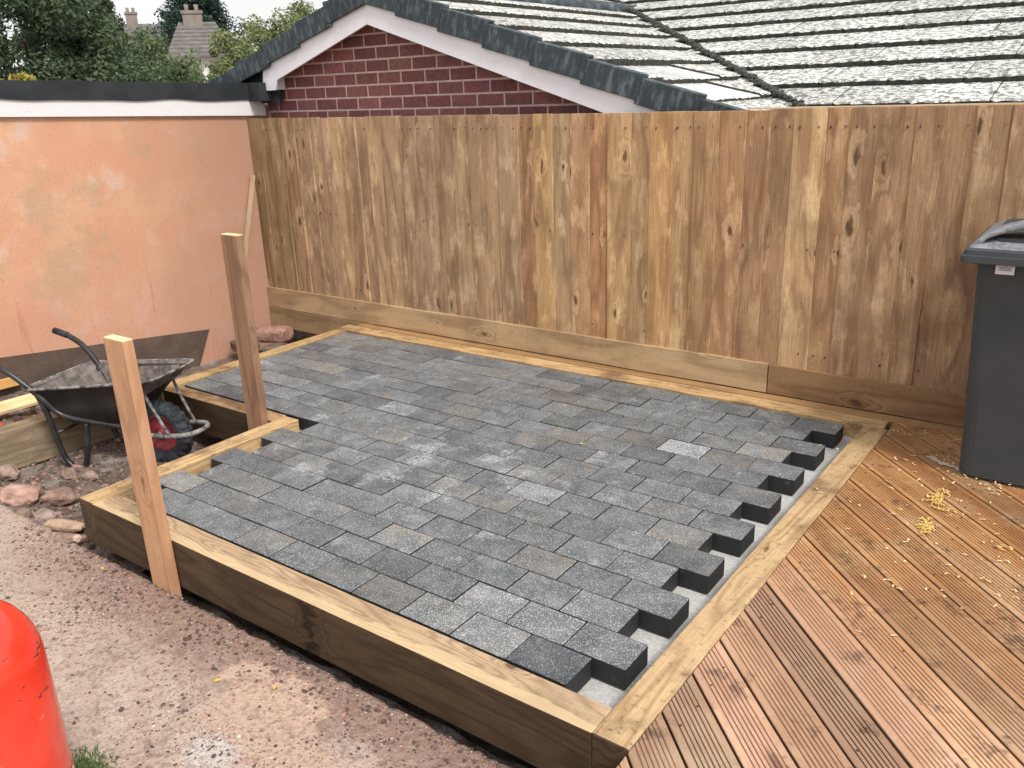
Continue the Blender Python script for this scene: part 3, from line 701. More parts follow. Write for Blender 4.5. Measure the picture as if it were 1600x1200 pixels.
# roof tiles
def tile_mesh(nm, w_, l_, th, mats):
    bm = bmesh.new()
    # local: x across, y up slope; lower edge at y=0 lifted
    a = [(-w_/2, -.0), (w_/2, -.0)]
    nseg = 14; top = []; 
    rows = [(0, .0), (.012, .002), (l_*.5, -.018), (l_+.03, -.038)]
    grid = []
    for (y, dz) in rows:
        row = []
        for i in range(nseg+1):
            x = -w_/2+.002+(w_-.004)*i/nseg
            jy = (.012*noise.noise(Vector((x*31, w_*9, 1)))+.006*noise.noise(Vector((x*90, w_*9, 1)))) if y == 0 else 0
            row.append(bm.verts.new((x, y+jy, th+dz-(.003+.010*max(0, noise.noise(Vector((x*60, 3, w_)))) if y == 0 else 0))))
        grid.append(row)
    for j in range(3):
        for i in range(nseg): bm.faces.new((grid[j][i], grid[j][i+1], grid[j+1][i+1], grid[j+1][i]))
    low = [bm.verts.new((v.co.x, v.co.y+.004, -.006)) for v in grid[0]]
    for i in range(nseg):
        f = bm.faces.new((low[i], low[i+1], grid[0][i+1], grid[0][i])); f.material_index = 1
    sl_ = bm.verts.new((-w_/2+.002, l_, -.03)); sr_ = bm.verts.new((w_/2-.002, l_, -.03))
    f = bm.faces.new((low[0], grid[0][0], grid[1][0], grid[2][0], grid[3][0], sl_)); f.material_index = 1
    f = bm.faces.new((low[-1], sr_, grid[3][-1], grid[2][-1], grid[1][-1], grid[0][-1])); f.material_index = 1
    me = done(bm, nm)
    for m_ in mats: me.materials.append(M[m_])
    return me
tm = tile_mesh('roof_tile', .434, .42, .046, ['tile', 'moss_shade']); tc_ = tile_mesh('roof_tile', .434, .42, .033, ['tile_clean', 'moss_shade'])
thf = tile_mesh('roof_tile', .217, .42, .046, ['tile', 'moss_shade'])
mp = .3173; y0m, z0m = 4.387, 1.724-.012
sa = math.atan(mp); trs = random.Random(21)
for k in range(-2, 12):
    yy = 3.85+.402*k; zz = z0m+mp*(yy-y0m)
    for i in range(-14, 16):
        x = -.24+.434*i+(.217 if k % 2 else 0)
        if x > 3.9: continue
        yt = yy+.4
        if gz(x+.25) > z0m+mp*(yt-y0m)+.05 and x < 0: continue
        o = link(bpy.data.objects.new('roof_tile', tm)); o.parent = house
        o.location = Vector((x, yy, zz))+HO; o.rotation_euler = (sa+trs.gauss(0, .003), trs.gauss(0, .004), trs.gauss(0, .004))
        t = trs.uniform(.85, 1.15); o.color = (t, t, t, 1)
# gable right slope: courses step down in x, tiles run back in y
Rm = Matrix.Rotation(math.radians(90), 4, 'Z')
for side in (1, -1):
    for k in range(0, 10 if side == 1 else 4):
        xe = XA+side*(.330+.3735*(k+0))         # lower edge of course
        ze = gz(xe)-.012
        for j in range(0, 14):
            y = 2.985+.217+.434*j + (.217 if k % 2 else 0)
            if k % 2 and j == 0:
                o = link(bpy.data.objects.new('roof_tile', thf)); o.parent = house
                yv = Vector((-side*math.cos(pa), 0, math.sin(pa))); xv = Vector((0, side, 0)); zv = xv.cross(yv)
                o.matrix_world = Matrix.Translation(Vector((xe, 2.985+.1085, ze))+HO) @ Matrix((xv, yv, zv)).transposed().to_4x4()
            if side == 1 and z0m+mp*(y-.2-y0m) > ze+.16: continue
            if side == -1 and j > 9: continue
            clean = side == 1 and k in (5, 6) and j < 2
            o = link(bpy.data.objects.new('roof_tile', tc_ if clean else tm)); o.parent = house
            # local +y (up slope) must point to -side*x
            yv = Vector((-side*math.cos(pa), 0, math.sin(pa))); xv = Vector((0, side, 0)); zv = xv.cross(yv)
            o.matrix_world = Matrix.Translation(Vector((xe, y, ze))+HO) @ Matrix((xv, yv, zv)).transposed().to_4x4()
            t = trs.uniform(.85, 1.15); o.color = (t, t, t, 1)
# ridge tiles over the gable
rt = tube('ridge_tile', [(0, 0, 0), (0, .42, .006)], .115, 'verge', None, smooth_curve=False, res=16)
rt.data.name = 'ridge_tile'
for j in range(10):
    o = rt if j == 0 else link(bpy.data.objects.new('ridge_tile', rt.data))
    o.parent = house; o.location = Vector((XA, 2.91+.41*j, 2.455))+HO; o.scale = (1, 1, .8); o.color = (1, 1, 1, 1)
# mossy mortar down the valley
bmv = bmesh.new(); vrs = random.Random(2)
def valley_pt(y):
    z = z0m+mp*(y-y0m); return (2.47-z)/.33+XA, z
for k in range(620):
    y = 3.55+4.6*(k/620); x, z = valley_pt(y); s = vrs.uniform(.009, .026)
    m_ = Matrix.Translation((x+vrs.gauss(0, .012), y+vrs.gauss(0, .012), z+.050+vrs.uniform(-.006, .012))) @ Matrix.Diagonal((s*1.3, s*1.3, s*.8, 1))
    bmesh.ops.create_icosphere(bmv, subdivisions=1, radius=1, matrix=m_)
o = hp('valley_moss', done(bmv, 'valley_moss'), 'moss_shade'); o['kind'] = 'stuff'
hp('eaves_board', box('eaves_board', -.9, 3.6, 3.58, 3.62, 1.25, 1.44), 'white')
hp('wall_right', box('wall', -.7, 3.6, 3.75, 3.9, -.5, 1.40), 'brick').name = 'wall'

# ------------------------------------------------------------------ upright posts and loose timber
def post(name, x0, x1, y0, y1, z0, z1, mat, label, lean=(0, 0), chip=0.):
    e = mobj(name, None or plank(name, z1-z0, x1-x0, y1-y0, .003, 14, .003), mat)
    zv = Vector((lean[0], lean[1], 1)).normalized(); yv = Vector((1, 0, 0)); yv = (yv-zv*yv.dot(zv)).normalized(); third = zv.cross(yv)
    e.matrix_world = Matrix.Translation(((x0+x1)/2+lean[0]*(z1-z0)/2, (y0+y1)/2+lean[1]*(z1-z0)/2, (z0+z1)/2)) @ Matrix((zv, yv, third)).transposed().to_4x4()
    meta(e, label, 'post'); return e
p1 = post('timber_post', -1.992, -1.855, -.179, -.134, -.33, .872, 'post', 'tall orange brown upright post fixed to the front sleeper', (-.008, 0))
cap = mobj('cut_end', plank('cut_end', .132, .042, .004, .001), 'offcut', color=(1.1, 1.1, 1.1)); cap.matrix_world = Matrix.Translation((-1.933, -.1565, .8735)); 
cap.parent = p1; cap.matrix_parent_inverse = p1.matrix_world.inverted()
p2 = post('timber_post', -2.768, -2.632, .947, .992, -.33, 1.054, 'post_old', 'shorter looking weathered brown post standing in the inner corner of the frame', (.004, 0))
cap = mobj('cut_end', plank('cut_end', .130, .042, .004, .001), 'offcut', color=(1.1, 1.1, 1.1)); cap.matrix_world = Matrix.Translation((-2.6945, .9695, 1.0555))
cap.parent = p2; cap.matrix_parent_inverse = p2.matrix_world.inverted()
bt = between('batten', (-4.835, 2.797, 1.135), (-4.835, 2.60, .46), .034, .022, 'batten', None, .002, upv=(1, 0, 0)); meta(bt, 'thin pale batten leaning in the corner of pink wall and fence', 'batten')
ls = between('sleeper', (-4.17, -.75, -.205), (-4.045, .86, -.205), .13, .25, 'sleeper_dark', None, .005, color=(3.6, 4.2, 4.8), seg=12, warp=.004); meta(ls, 'loose sleeper behind the wheelbarrow legs at the left edge', 'sleeper')
oc = between('plank_offcut', (-4.42, .12, -.055), (-4.30, .50, -.02), .12, .022, 'offcut', None, .002, upv=(.25, -.1, 1)); meta(oc, 'bright yellow plank offcut lying on the earth by the barrow handle', 'offcut')
oc = between('plank_offcut', (-4.37, .545, -.04), (-4.20, .55, -.06), .07, .02, 'offcut', None, .002, upv=(0, -.5, 1)); meta(oc, 'small yellow offcut showing behind the near barrow handle', 'offcut')
oc = between('timber_strip', (-4.83, -.2, -.01), (-4.83, .64, -.03), .04, .06, 'offcut', None, .002, color=(.95, .75, .5)); meta(oc, 'orange timber strip against the foot of the pink wall', 'timber strip')

# ------------------------------------------------------------------ stones and rubble
def rock(name, x, y, z, sx, sy, sz, seed, color, label, rz=0., cat='stone', flat=False, mat='stone'):
    bm = bmesh.new(); bmesh.ops.create_icosphere(bm, subdivisions=3, radius=1)
    for v in bm.verts:
        d = v.co.normalized(); p = d+Vector((seed*3.1, seed, 0))
        f = 1+.28*noise.noise(p*1.3)+.12*noise.noise(p*3.2)+.06*noise.noise(p*8)
        v.co = d*f
        if flat: v.co = Vector([math.copysign(abs(c)**.55, c) for c in v.co])
        v.co.x *= sx; v.co.y *= sy; v.co.z *= sz
    o = mobj(name, done(bm, name), mat, None, (x, y, z), (0, 0, rz), color); meta(o, label, cat); return o
rock('stone', -3.53, -.02, -.285, .125, .085, .062, 1, (1.35, 1.15, 1.1), 'large pinkish stone at the left edge of the concrete path', .5)
rock('stone', -3.335, .10, -.29, .095, .06, .048, 2, (.85, .75, .7), 'dark brown stone just right of the large pinkish one', .9)
rock('stone', -2.93, -.085, -.262, .12, .04, .020, 3, (1.25, 1.15, .95), 'flat buff stone on top beside the corner of the frame', .35, flat=True)
rock('stone', -2.86, -.12, -.298, .115, .04, .020, 4, (.85, .75, .68), 'flat brown stone under the buff one at the frame corner', .3, flat=True)
rock('stone', -2.735, -.12, -.262, .022, .02, .022, 5, (1.7, 1.7, 1.7), 'small white pebble between the flat stones and the frame')
rock('stone', -3.93, .10, -.29, .075, .055, .045, 6, (1.0, .95, .9), 'grey brown stone under the end of the loose sleeper')
rock('stone', -3.62, .30, -.30, .05, .04, .035, 7, (.8, .75, .7), 'small brown stone in front of the barrow legs')
rock('stone', -3.50, .36, -.31, .055, .035, .028, 8, (1.05, 1., .95), 'greyish lump of mortar left of the wheel')
rock('stone', -3.16, .42, -.30, .06, .05, .05, 12, (.85, .65, .6), 'reddish stone half hidden behind the front post')
rock('stone', -3.18, -.06, -.295, .07, .05, .03, 13, (.95, .95, .95), 'greyish broken lump between path and flat stones')
rock('stone', -3.30, -.12, -.29, .05, .05, .03, 14, (.7, .65, .6), 'small dark lump at the very edge of the path')
rock('brick_rubble', -4.53, 2.55, -.135, .16, .085, .065, 9, (.95, .72, .66), 'reddish brown broken block in the corner between wall and fence', .5, 'rubble', flat=True)
rock('brick_rubble', -4.66, 2.36, -.2, .12, .07, .05, 10, (.5, .42, .4), 'dark rubble lump below the broken corner block', .3, 'rubble', flat=True)
rock('brick_rubble', -4.2, -.02+.22, -.085, .05, .035, .02, 11, (1.0, .35, .28), 'red brick chip on the earth bank at the left edge', .3, 'rubble', flat=True)

def scatter(name, n, fn, mats, label, seed, cat='gravel'):
    r = random.Random(seed); V = []; F = []; MI = []
    base = bmesh.new(); bmesh.ops.create_icosphere(base, subdivisions=1, radius=1)
    bv = [v.co.copy() for v in base.verts]; bf = [[v.index for v in f.verts] for f in base.faces]; base.free()
    octv = [Vector(p) for p in ((1, 0, 0), (0, 1, 0), (-1, 0, 0), (0, -1, 0), (0, 0, 1), (0, 0, -1))]
    octf = [(0, 1, 4), (1, 2, 4), (2, 3, 4), (3, 0, 4), (1, 0, 5), (2, 1, 5), (3, 2, 5), (0, 3, 5)]
    k = 0
    while k < n:
        t = fn(r)
        if t is None: k += 1; continue
        x, y, z, s, m_ = t; k += 1
        vv, ff = (bv, bf) if s > .006 else (octv, octf)
        q = Matrix.Rotation(r.uniform(0, 6.28), 3, 'Z') @ Matrix.Rotation(r.uniform(-.5, .5), 3, 'X')
        sx, sy, sz = s*r.uniform(.8, 1.5), s*r.uniform(.6, 1.1), s*r.uniform(.4, .8); o0 = len(V)
        for v in vv:
            p = q @ Vector((v.x*sx*r.uniform(.75, 1.2), v.y*sy*r.uniform(.75, 1.2), v.z*sz*r.uniform(.75, 1.2))); V.append((x+p.x, y+p.y, z+p.z+sz*.3))
        for f in ff: F.append([o0+i_ for i_ in f]); MI.append(m_)
    o = mobj(name, mesh(name, V, F, MI), mats); meta(o, label, cat, kind='stuff'); return o
def on_path(r):
    x = r.uniform(-3.4, .2); y = -.18-abs(r.gauss(0, .38)) if r.random() < .6 else r.uniform(-1.2, -.18)
    if y < -1.5: return None
    d = noise.noise(Vector((x*2.2, y*2.2, 5)))*.5+.5
    if ((x+.98)/.3)**2+((y+.38)/.13)**2 < 1 and r.random() < .93: return None
    if r.random() > .08+(d*1.15)**2.5: return None
    if x < -2.6 and r.random() < .6: return None
    s = .0014+abs(r.gauss(0, .0020)) + (.003 if r.random() < .03 else 0)
    m_ = 0 if s > .0055 and r.random() < .75 else r.choice((0, 0, 1, 1, 1, 1, 1, 2))
    return x, y, pathz(x, y), s, m_
scatter('gravel', 26000, on_path, ['peb_d', 'peb_r', 'peb_l'], 'loose red and grey grit scattered over the concrete path', 1)
def clods(r):
    x = r.uniform(-3.0, .1); y = -.19-abs(r.gauss(0, .10)); return x, y, pathz(x, y), .003+abs(r.gauss(0, .0032)), r.choice((0, 0, 1, 1, 1))
scatter('gravel', 1500, clods, ['peb_d', 'peb_r', 'peb_l'], 'crumbs of red earth spilled along the edge of the path by the sleeper', 7)
def on_soil(r):
    x = r.uniform(-4.1, -2.6); y = r.uniform(-.2, 1.0)
    if r.random() < .2: x = r.uniform(-4.8, -4.15); y = r.uniform(-.2, .9)
    s = .006+abs(r.gauss(0, .009)); return x, y, soilz(x, y), s, r.choice((0, 1, 1, 2, 0))
scatter('rubble', 1500, on_soil, ['peb_d', 'peb_r', 'crust'], 'stony rubble and clods on the soil around the wheelbarrow', 2, 'rubble')
def in_trench(r):
    x = r.uniform(-2.6, .3); y = r.uniform(-.185, -.12); return x, y, -.325, .006+abs(r.gauss(0, .01)), r.choice((0, 0, 1, 2))
scatter('gravel', 900, in_trench, ['peb_d', 'peb_r', 'crust'], 'dark stones in the narrow trench along the front sleeper', 3)

# ------------------------------------------------------------------ wheelbarrow
wb = empty('wheelbarrow', (-3.34, .76, -.335)); meta(wb, 'mortar splashed black wheelbarrow with red wheel beside the pink wall', 'wheelbarrow')
au = math.radians(19); wu = Vector((math.cos(au), math.sin(au), 0)); wn = Vector((math.sin(au), -math.cos(au), 0))
def B(a, b, h): return wu*a+wn*b+Vector((0, 0, h))
# tray
def rr(a0, a1, b0, b1, h0, h1, rad=.07, n=5):
    """rounded trapezoid ring; b0 half width at a0 (rear), b1 at a1 (front)"""
    pts = []
    cs = [(a0, -b0), (a1, -b1), (a1, b1), (a0, b0)]
    for i in range(4):
        p = Vector(cs[i]); pr_ = Vector(cs[i-1]); nx_ = Vector(cs[(i+1) % 4])
        e0 = p+(pr_-p).normalized()*rad; e1 = p+(nx_-p).normalized()*rad
        for k in range(n+1):
            t = k/n; q = e0*(1-t)**2+p*2*t*(1-t)+e1*t*t
            pts.append((q.x, q.y, h0+(h1-h0)*(q.x-a0)/(a1-a0)))
    return pts
rings = [rr(-.72, .15, .285, .215, .515, .600, .09), rr(-.735, .165, .30, .228, .512, .600, .1), rr(-.73, .16, .296, .225, .500, .588, .1), rr(-.70, .12, .268, .20, .498, .572, .09),
         rr(-.62, -.02, .235, .175, .38, .44, .09), rr(-.52, -.16, .19, .14, .275, .29, .08)]
V = []; F = []
for rg_ in rings: V += [B(*p) for p in rg_]
m0 = len(rings[0])
for j in range(len(rings)-1):
    for k in range(m0): F.append((j*m0+k, j*m0+(k+1) % m0, (j+1)*m0+(k+1) % m0, (j+1)*m0+k))
F.append(tuple(range((len(rings)-1)*m0, len(rings)*m0)))
nOut = len(F)
inn = [rr(-.715, .145, .28, .21, .513, .598, .09), rr(-.67, .08, .245, .185, .47, .52, .09), rr(-.60, -.03, .225, .17, .385, .44, .09), rr(-.51, -.17, .18, .135, .285, .30, .08)]
o0 = len(V)
for rg_ in inn: V += [B(*p)+Vector((0, 0, .012*noise.noise(Vector((p[0]*14, p[1]*14, 0))))) for p in rg_]
for k in range(m0): F.append((k, (k+1) % m0, o0+(k+1) % m0, o0+k))
for j in range(len(inn)-1):
    for k in range(m0): F.append((o0+j*m0+k, o0+j*m0+(k+1) % m0, o0+(j+1)*m0+(k+1) % m0, o0+(j+1)*m0+k))
F.append(tuple(range(o0+(len(inn)-1)*m0, o0+len(inn)*m0)))
MI = [0]*nOut+[1]*(len(F)-nOut)
for k in range(2*m0): MI[k] = 2
for k in range(nOut, nOut+m0): MI[k] = 2
me = mesh('tray', V, F, MI); bm = bmesh.new(); bm.from_mesh(me); bmesh.ops.recalc_face_normals(bm, faces=bm.faces[:]); bm.to_mesh(me); bm.free()
mobj('tray', me, ['tray', 'crust', 'steel'], wb, smooth=True)
# handles / rails / legs
def hnd(sg):
    pts = [B(-.96, sg*.31, .69), B(-.86, sg*.30, .665), B(-.74, sg*.285, .60), B(-.60, sg*.25, .46), B(-.50, sg*.21, .34), B(-.2, sg*.13, .27), B(.0, sg*.10, .22)]
    tube('handle', pts, .0175, 'blackmetal', wb)
    tube('grip', [B(-.985, sg*.312, .695), B(-.88, sg*.302, .672)], .021, 'tyre', wb, smooth_curve=False)
    tube('leg', [B(-.63, sg*.25, .49), B(-.60, sg*.235, .36), B(-.585, sg*.22, .20), B(-.56, sg*.21, .06), B(-.50, sg*.205, .006), B(-.43, sg*.20, .03), B(-.40, sg*.19, .14), B(-.39, sg*.17, .29)], .0175, 'blackmetal', wb)
for sg in (1, -1): hnd(sg)
tube('crossbar', [B(-.59, .225, .22), B(-.59, -.225, .22)], .010, 'blackmetal', wb, smooth_curve=False)
tube('bumper_bar', [B(.0, .105, .215), B(.12, .115, .225), B(.235, .10, .235), B(.285, .04, .24), B(.285, -.04, .24), B(.235, -.10, .235), B(.12, -.115, .225), B(.0, -.105, .215)], .0145, 'steel', wb)
for sg in (1, -1):
    tube('strut', [B(.02, sg*.13, .50), B(.06, sg*.125, .40), B(.14, sg*.118, .235)], .0095, 'steel', wb)
# wheel: tyre with tread blocks, red rim
wh = empty('wheel', B(0, 0, .2)); wh.parent = wb; wh.rotation_euler = (math.pi/2, 0, au)
V = []; F = []; R0, r0 = .150, .050; na, nb_ = 96, 18
for i in range(na):
    A = 2*math.pi*i/na
    for k in range(nb_):
        b = 2*math.pi*k/nb_; out = max(0, math.cos(b))
        tr = (.005 if (i//2+(1 if math.sin(b) > 0 else 0)) % 2 else -.003)*(1 if out > .35 else 0)
        rr_ = r0+tr; V.append(((R0+rr_*math.cos(b)*.98)*math.cos(A), (R0+rr_*math.cos(b)*.98)*math.sin(A), rr_*math.sin(b)*.92))
for i in range(na):
    for k in range(nb_): F.append((i*nb_+k, i*nb_+(k+1) % nb_, ((i+1) % na)*nb_+(k+1) % nb_, ((i+1) % na)*nb_+k))
mobj('tyre', mesh('tyre', V, F), 'tyre', wh)
lathe('rim', [(0.0, .030), (.022, .030), (.024, .012), (.07, .010), (.095, .022), (.112, .034), (.118, .030), (.118, -.030), (.112, -.034), (.095, -.022), (.07, -.010), (.024, -.012), (.022, -.030), (0, -.030)], 'rim', wh)
tube('axle', [(0, 0, .115), (0, 0, -.115)], .010, 'steel', wh, smooth_curve=False)

# ------------------------------------------------------------------ wheelie bin
bn = empty('wheelie_bin', (.968, 2.45, 0)); meta(bn, 'dark grey wheelie bin standing on the decking by the fence', 'wheelie bin')
def ring(hx, hy, z, rad, cy=0, n=4):
    pts = []
    for sx, sy in ((1, 1), (-1, 1), (-1, -1), (1, -1)):
        a0_ = {(1, 1): 0, (-1, 1): 90, (-1, -1): 180, (1, -1): 270}[(sx, sy)]
        for k in range(n+1):
            a = math.radians(a0_+90*k/n); pts.append((sx*(hx-rad)+rad*math.cos(a), cy+sy*(hy-rad)+rad*math.sin(a), z))
    return pts
def loft(nm, rs, mat, parent, loc=(0, 0, 0), caps=True):
    V = [p for r_ in rs for p in r_]; n = len(rs[0]); F = []
    for j in range(len(rs)-1):
        for k in range(n): F.append((j*n+k, j*n+(k+1) % n, (j+1)*n+(k+1) % n, (j+1)*n+k))
    if caps: F += [tuple(range(n))[::-1], tuple(range((len(rs)-1)*n, len(rs)*n))]
    me = mesh(nm, V, F); bm = bmesh.new(); bm.from_mesh(me); bmesh.ops.recalc_face_normals(bm, faces=bm.faces[:]); bm.to_mesh(me); bm.free()
    return mobj(nm, me, mat, parent, loc)
BR = -.02
body = loft('body', [ring(.245, .235, .0, .06, .0), ring(.258, .25, .012, .06, .0), ring(.262, .258, .20, .06, -.003), ring(.292, .325, 1.0, .05, -.022), ring(.305, .335, 1.004, .05, -.022), ring(.305, .335, 1.03, .05, -.022)], 'bin', bn)
loft('lid', [ring(.336, .382, 1.000, .025, -.03), ring(.345, .390, 1.004, .025, -.03), ring(.344, .389, 1.030, .025, -.03), ring(.334, .379, 1.033, .02, -.03), ring(.332, .377, 1.052, .02, -.03), ring(.320, .366, 1.060, .02, -.03), ring(.262, .31, 1.092, .06, -.03), ring(.15, .2, 1.112, .06, -.03)], ['bin'], bn)
# paler top skin on the lid
loft('lid_top', [ring(.3205, .3665, 1.0607, .02, -.03), ring(.2625, .3105, 1.0925, .06, -.03)], 'lidgrey', bn, caps=False)
# raised arched lid grip
V = []; F = []
nA = 20
for i in range(nA+1):
    t = i/nA; x = -.288+.576*t; h = 1.082+.088*math.sin(math.pi*t)**.6
    for (dy, dz) in ((-.365, 0), (-.345, .008), (-.255, .010), (-.23, 0), (-.23, -.016), (-.365, -.016)): V.append((x, dy, h+dz))
for i in range(nA):
    for k in range(6): F.append((6*i+k, 6*i+(k+1) % 6, 6*i+6+(k+1) % 6, 6*i+6+k))
F += [tuple(range(6)), tuple(range(6*nA, 6*nA+6))[::-1]]
mobj('lid_handle', mesh('lid_handle', V, F), 'lidgrey', bn, smooth=True)
loft('lid_recess', [ring(.24, .12, 1.06, .03, -.235), ring(.24, .12, 1.10, .03, -.235)], 'bin', bn)
# label on the body front
lb = mobj('sticker', box('sticker', -.034, .034, -.0015, .0015, -.018, .018), 'label', bn, (-.183, -.352, .972), (math.radians(-4.5), 0, 0))
for q, (z_, w2) in enumerate(((.011, .026), (.005, .02), (-.001, .024))):
    mobj('print', box('print', -w2, w2, -.0021, -.0014, z_-.0014, z_+.0014), 'ink', lb)
tube('wheel_axle', [(-.27, .25, .1), (.27, .25, .1)], .012, 'blackmetal', bn, smooth_curve=False)
for sx in (-.265, .265):
    lathe('wheel', [(0, -.025), (.09, -.025), (.1, -.015), (.1, .015), (.09, .025), (0, .025)], 'tyre', bn, 28, (sx, .27, .1), (0, math.pi/2, 0))

# ------------------------------------------------------------------ red gas bottle
gb_ = empty('gas_bottle', (-.985, -1.19, -.222)); meta(gb_, 'scratched bright red gas bottle on the concrete at the lower left', 'gas bottle')
Rg = .162
lathe('body', [(0, .03), (.1, .03), (Rg-.02, .045), (Rg, .075), (Rg, .635), (Rg-.003, .665), (Rg-.010, .695), (Rg-.022, .725), (Rg-.040, .755), (Rg-.065, .782), (Rg-.095, .80), (.035, .811), (0, .813)], 'red', gb_, 64)
lathe('foot_ring', [(Rg-.03, .0), (Rg-.022, .0), (Rg-.018, .055), (Rg-.028, .055)], 'red', gb_, 48)
lathe('collar', [(.062, .80), (.068, .80), (.074, .915), (.078, .92), (.074, .925), (.068, .92), (.062, .80)], 'red', gb_, 40)
lathe('valve', [(0, .80), (.018, .80), (.018, .86), (.028, .865), (.028, .89), (0, .892)], 'steel', gb_, 20)

V = []; F = []
for i in range(17):
    z = .02+.26*i/16; a0 = math.radians(50+3*math.sin(i/16*2.2)); 
    for a in (a0, a0+math.radians(4.2)): V.append(((Rg+.0012)*math.cos(a), (Rg+.0012)*math.sin(a), max(.075, z)))
for i in range(16): F.append((2*i, 2*i+1, 2*i+3, 2*i+2))
mobj('label_edge', mesh('label_edge', V, F), 'label', gb_)
# ------------------------------------------------------------------ shavings, leaves, grass
def curls(name, spots, mat, label, seed):
    r = random.Random(seed); V = []; F = []
    for (cx, cy, sx, sy, n, an) in spots:
        for _ in range(n):
            g1, g2 = r.gauss(0, 1), r.gauss(0, 1); ca, sa_ = math.cos(an), math.sin(an)
            x = cx+g1*sx*ca-g2*sy*sa_; y = cy+g1*sx*sa_+g2*sy*ca; a = r.uniform(0, 6.28); l_ = r.uniform(.008, .026); w_ = r.uniform(.002, .004); z = .0+r.uniform(.0005, .008)
            d = Vector((math.cos(a), math.sin(a), r.uniform(-.15, .15))); s = Vector((-math.sin(a), math.cos(a), 0)); o0 = len(V)
            for t in (0, .5, 1):
                c = Vector((x, y, z))+d*l_*t+Vector((0, 0, .003*math.sin(3.14*t)))+s*.004*math.sin(3.14*t)
                V += [c+s*w_, c-s*w_]
            F += [(o0, o0+1, o0+3, o0+2), (o0+2, o0+3, o0+5, o0+4)]
    o = mobj(name, mesh(name, V, F), mat); meta(o, label, 'shavings', kind='stuff'); return o
curls('wood_shavings', [(.683, 1.895, .034, .009, 90, 1.75), (.700, 1.985, .018, .007, 26, 2.0), (.696, 1.615, .038, .010, 90, 1.75), (.76, 1.80, .04, .018, 12, -.7)], 'shav', 'little heaps of fresh yellow wood shavings on the decking', 4)
curls('sawdust', [(.62, 2.1, .25, .25, 30, 0), (.85, 1.6, .3, .3, 60, 0), (.9, 1.1, .3, .3, 16, 0), (-.6, 1.7, .7, .5, 8, 0), (.65, 2.62, .15, .02, 30, 0), (.75, 2.2, .2, .1, 50, 0)], 'offcut', 'pale sawdust flecks strewn over the decking and pavers', 6)
V = []; F = []
for i in range(26):
    a = 2*math.pi*i/26*.85; 
    for rr_ in (.020, .029): V.append((.977+rr_*math.cos(a)*1.1, 1.588+rr_*math.sin(a)*.6, .006+.006*math.sin(a*2)))
for i in range(25): F.append((2*i, 2*i+2, 2*i+3, 2*i+1))
o = mobj('wood_curl', mesh('wood_curl', V, F), 'shav'); meta(o, 'single curled wood shaving ring on the decking right of the heaps', 'shaving')
def streak(name, pts, w_, label, seed):
    r = random.Random(seed); V = []; F = []
    for _ in range(420):
        t = r.random()*(len(pts)-1); i_ = int(t); p = Vector(pts[i_]).lerp(Vector(pts[i_+1]), t-i_)
        x, y = p.x+r.gauss(0, w_), p.y+r.gauss(0, w_); s = r.uniform(.0015, .0045); o0 = len(V)
        for k in range(5): a = 1.256*k+r.random(); V.append((x+s*math.cos(a)*1.5, y+s*math.sin(a), .0012+r.random()*.001))
        F.append(tuple(range(o0, o0+5)))
    o = mobj(name, mesh(name, V, F), 'peb_l'); meta(o, label, 'mortar', kind='stuff')
streak('mortar_spill', [(.57, 2.36), (.63, 2.30), (.69, 2.29), (.75, 2.24)], .008, 'whitish mortar spill on the decking at the foot of the bin', 8)
def leafq(x, y, z, s, a):
    V = [(0, -1, 0), (.45, -.3, .12), (.4, .4, .1), (0, 1, 0), (-.4, .4, .1), (-.45, -.3, .12)]
    return [(x+s*(v[0]*math.cos(a)-v[1]*math.sin(a)), y+s*(v[0]*math.sin(a)+v[1]*math.cos(a)), z+s*v[2]+.001) for v in V]
for (x, y, z, s, a, lab) in ((-.99, -.36+.02, -.215, .013, .5, 'small yellow leaf on the bare patch of the path'), (-1.19, -.43, -.214, .014, 2.6, 'yellow leaf on the gritty middle of the path'),
    (-2.28, -.24, -.215, .012, 1.2, 'yellow leaf near the corner of the timber frame'), (.085, .62, -.079, .015, .4, 'yellow leaf lying in the gap beside the right sleeper'),
    (-1.72, 1.88, .004, .012, 1.9, 'tiny yellow leaf on the rear pavers'), (-.93, 1.62, .004, .014, 2.4, 'tiny yellow leaf left of the pale paver')):
    o = mobj('fallen_leaf', mesh('fallen_leaf', leafq(x, y, z, s, a), [tuple(range(6))]), 'yleaf'); meta(o, lab, 'leaf')
r = random.Random(12); V = []; F = []
for _ in range(620):
    x = -1.185+r.gauss(0, .055); y = -.925+r.gauss(0, .035); a = r.uniform(0, 6.28); h = r.uniform(.010, .04); w_ = .0026; lx, ly = r.gauss(0, .014), r.gauss(0, .014); o0 = len(V)
    V += [(x-w_*math.cos(a), y-w_*math.sin(a), -.225), (x+w_*math.cos(a), y+w_*math.sin(a), -.225), (x+lx, y+ly, -.225+h)]; F.append((o0, o0+1, o0+2))
o = mobj('grass', mesh('grass', V, F), 'grass'); meta(o, 'small green grass tuft at the bottom edge beside the red gas bottle', 'grass', kind='stuff')

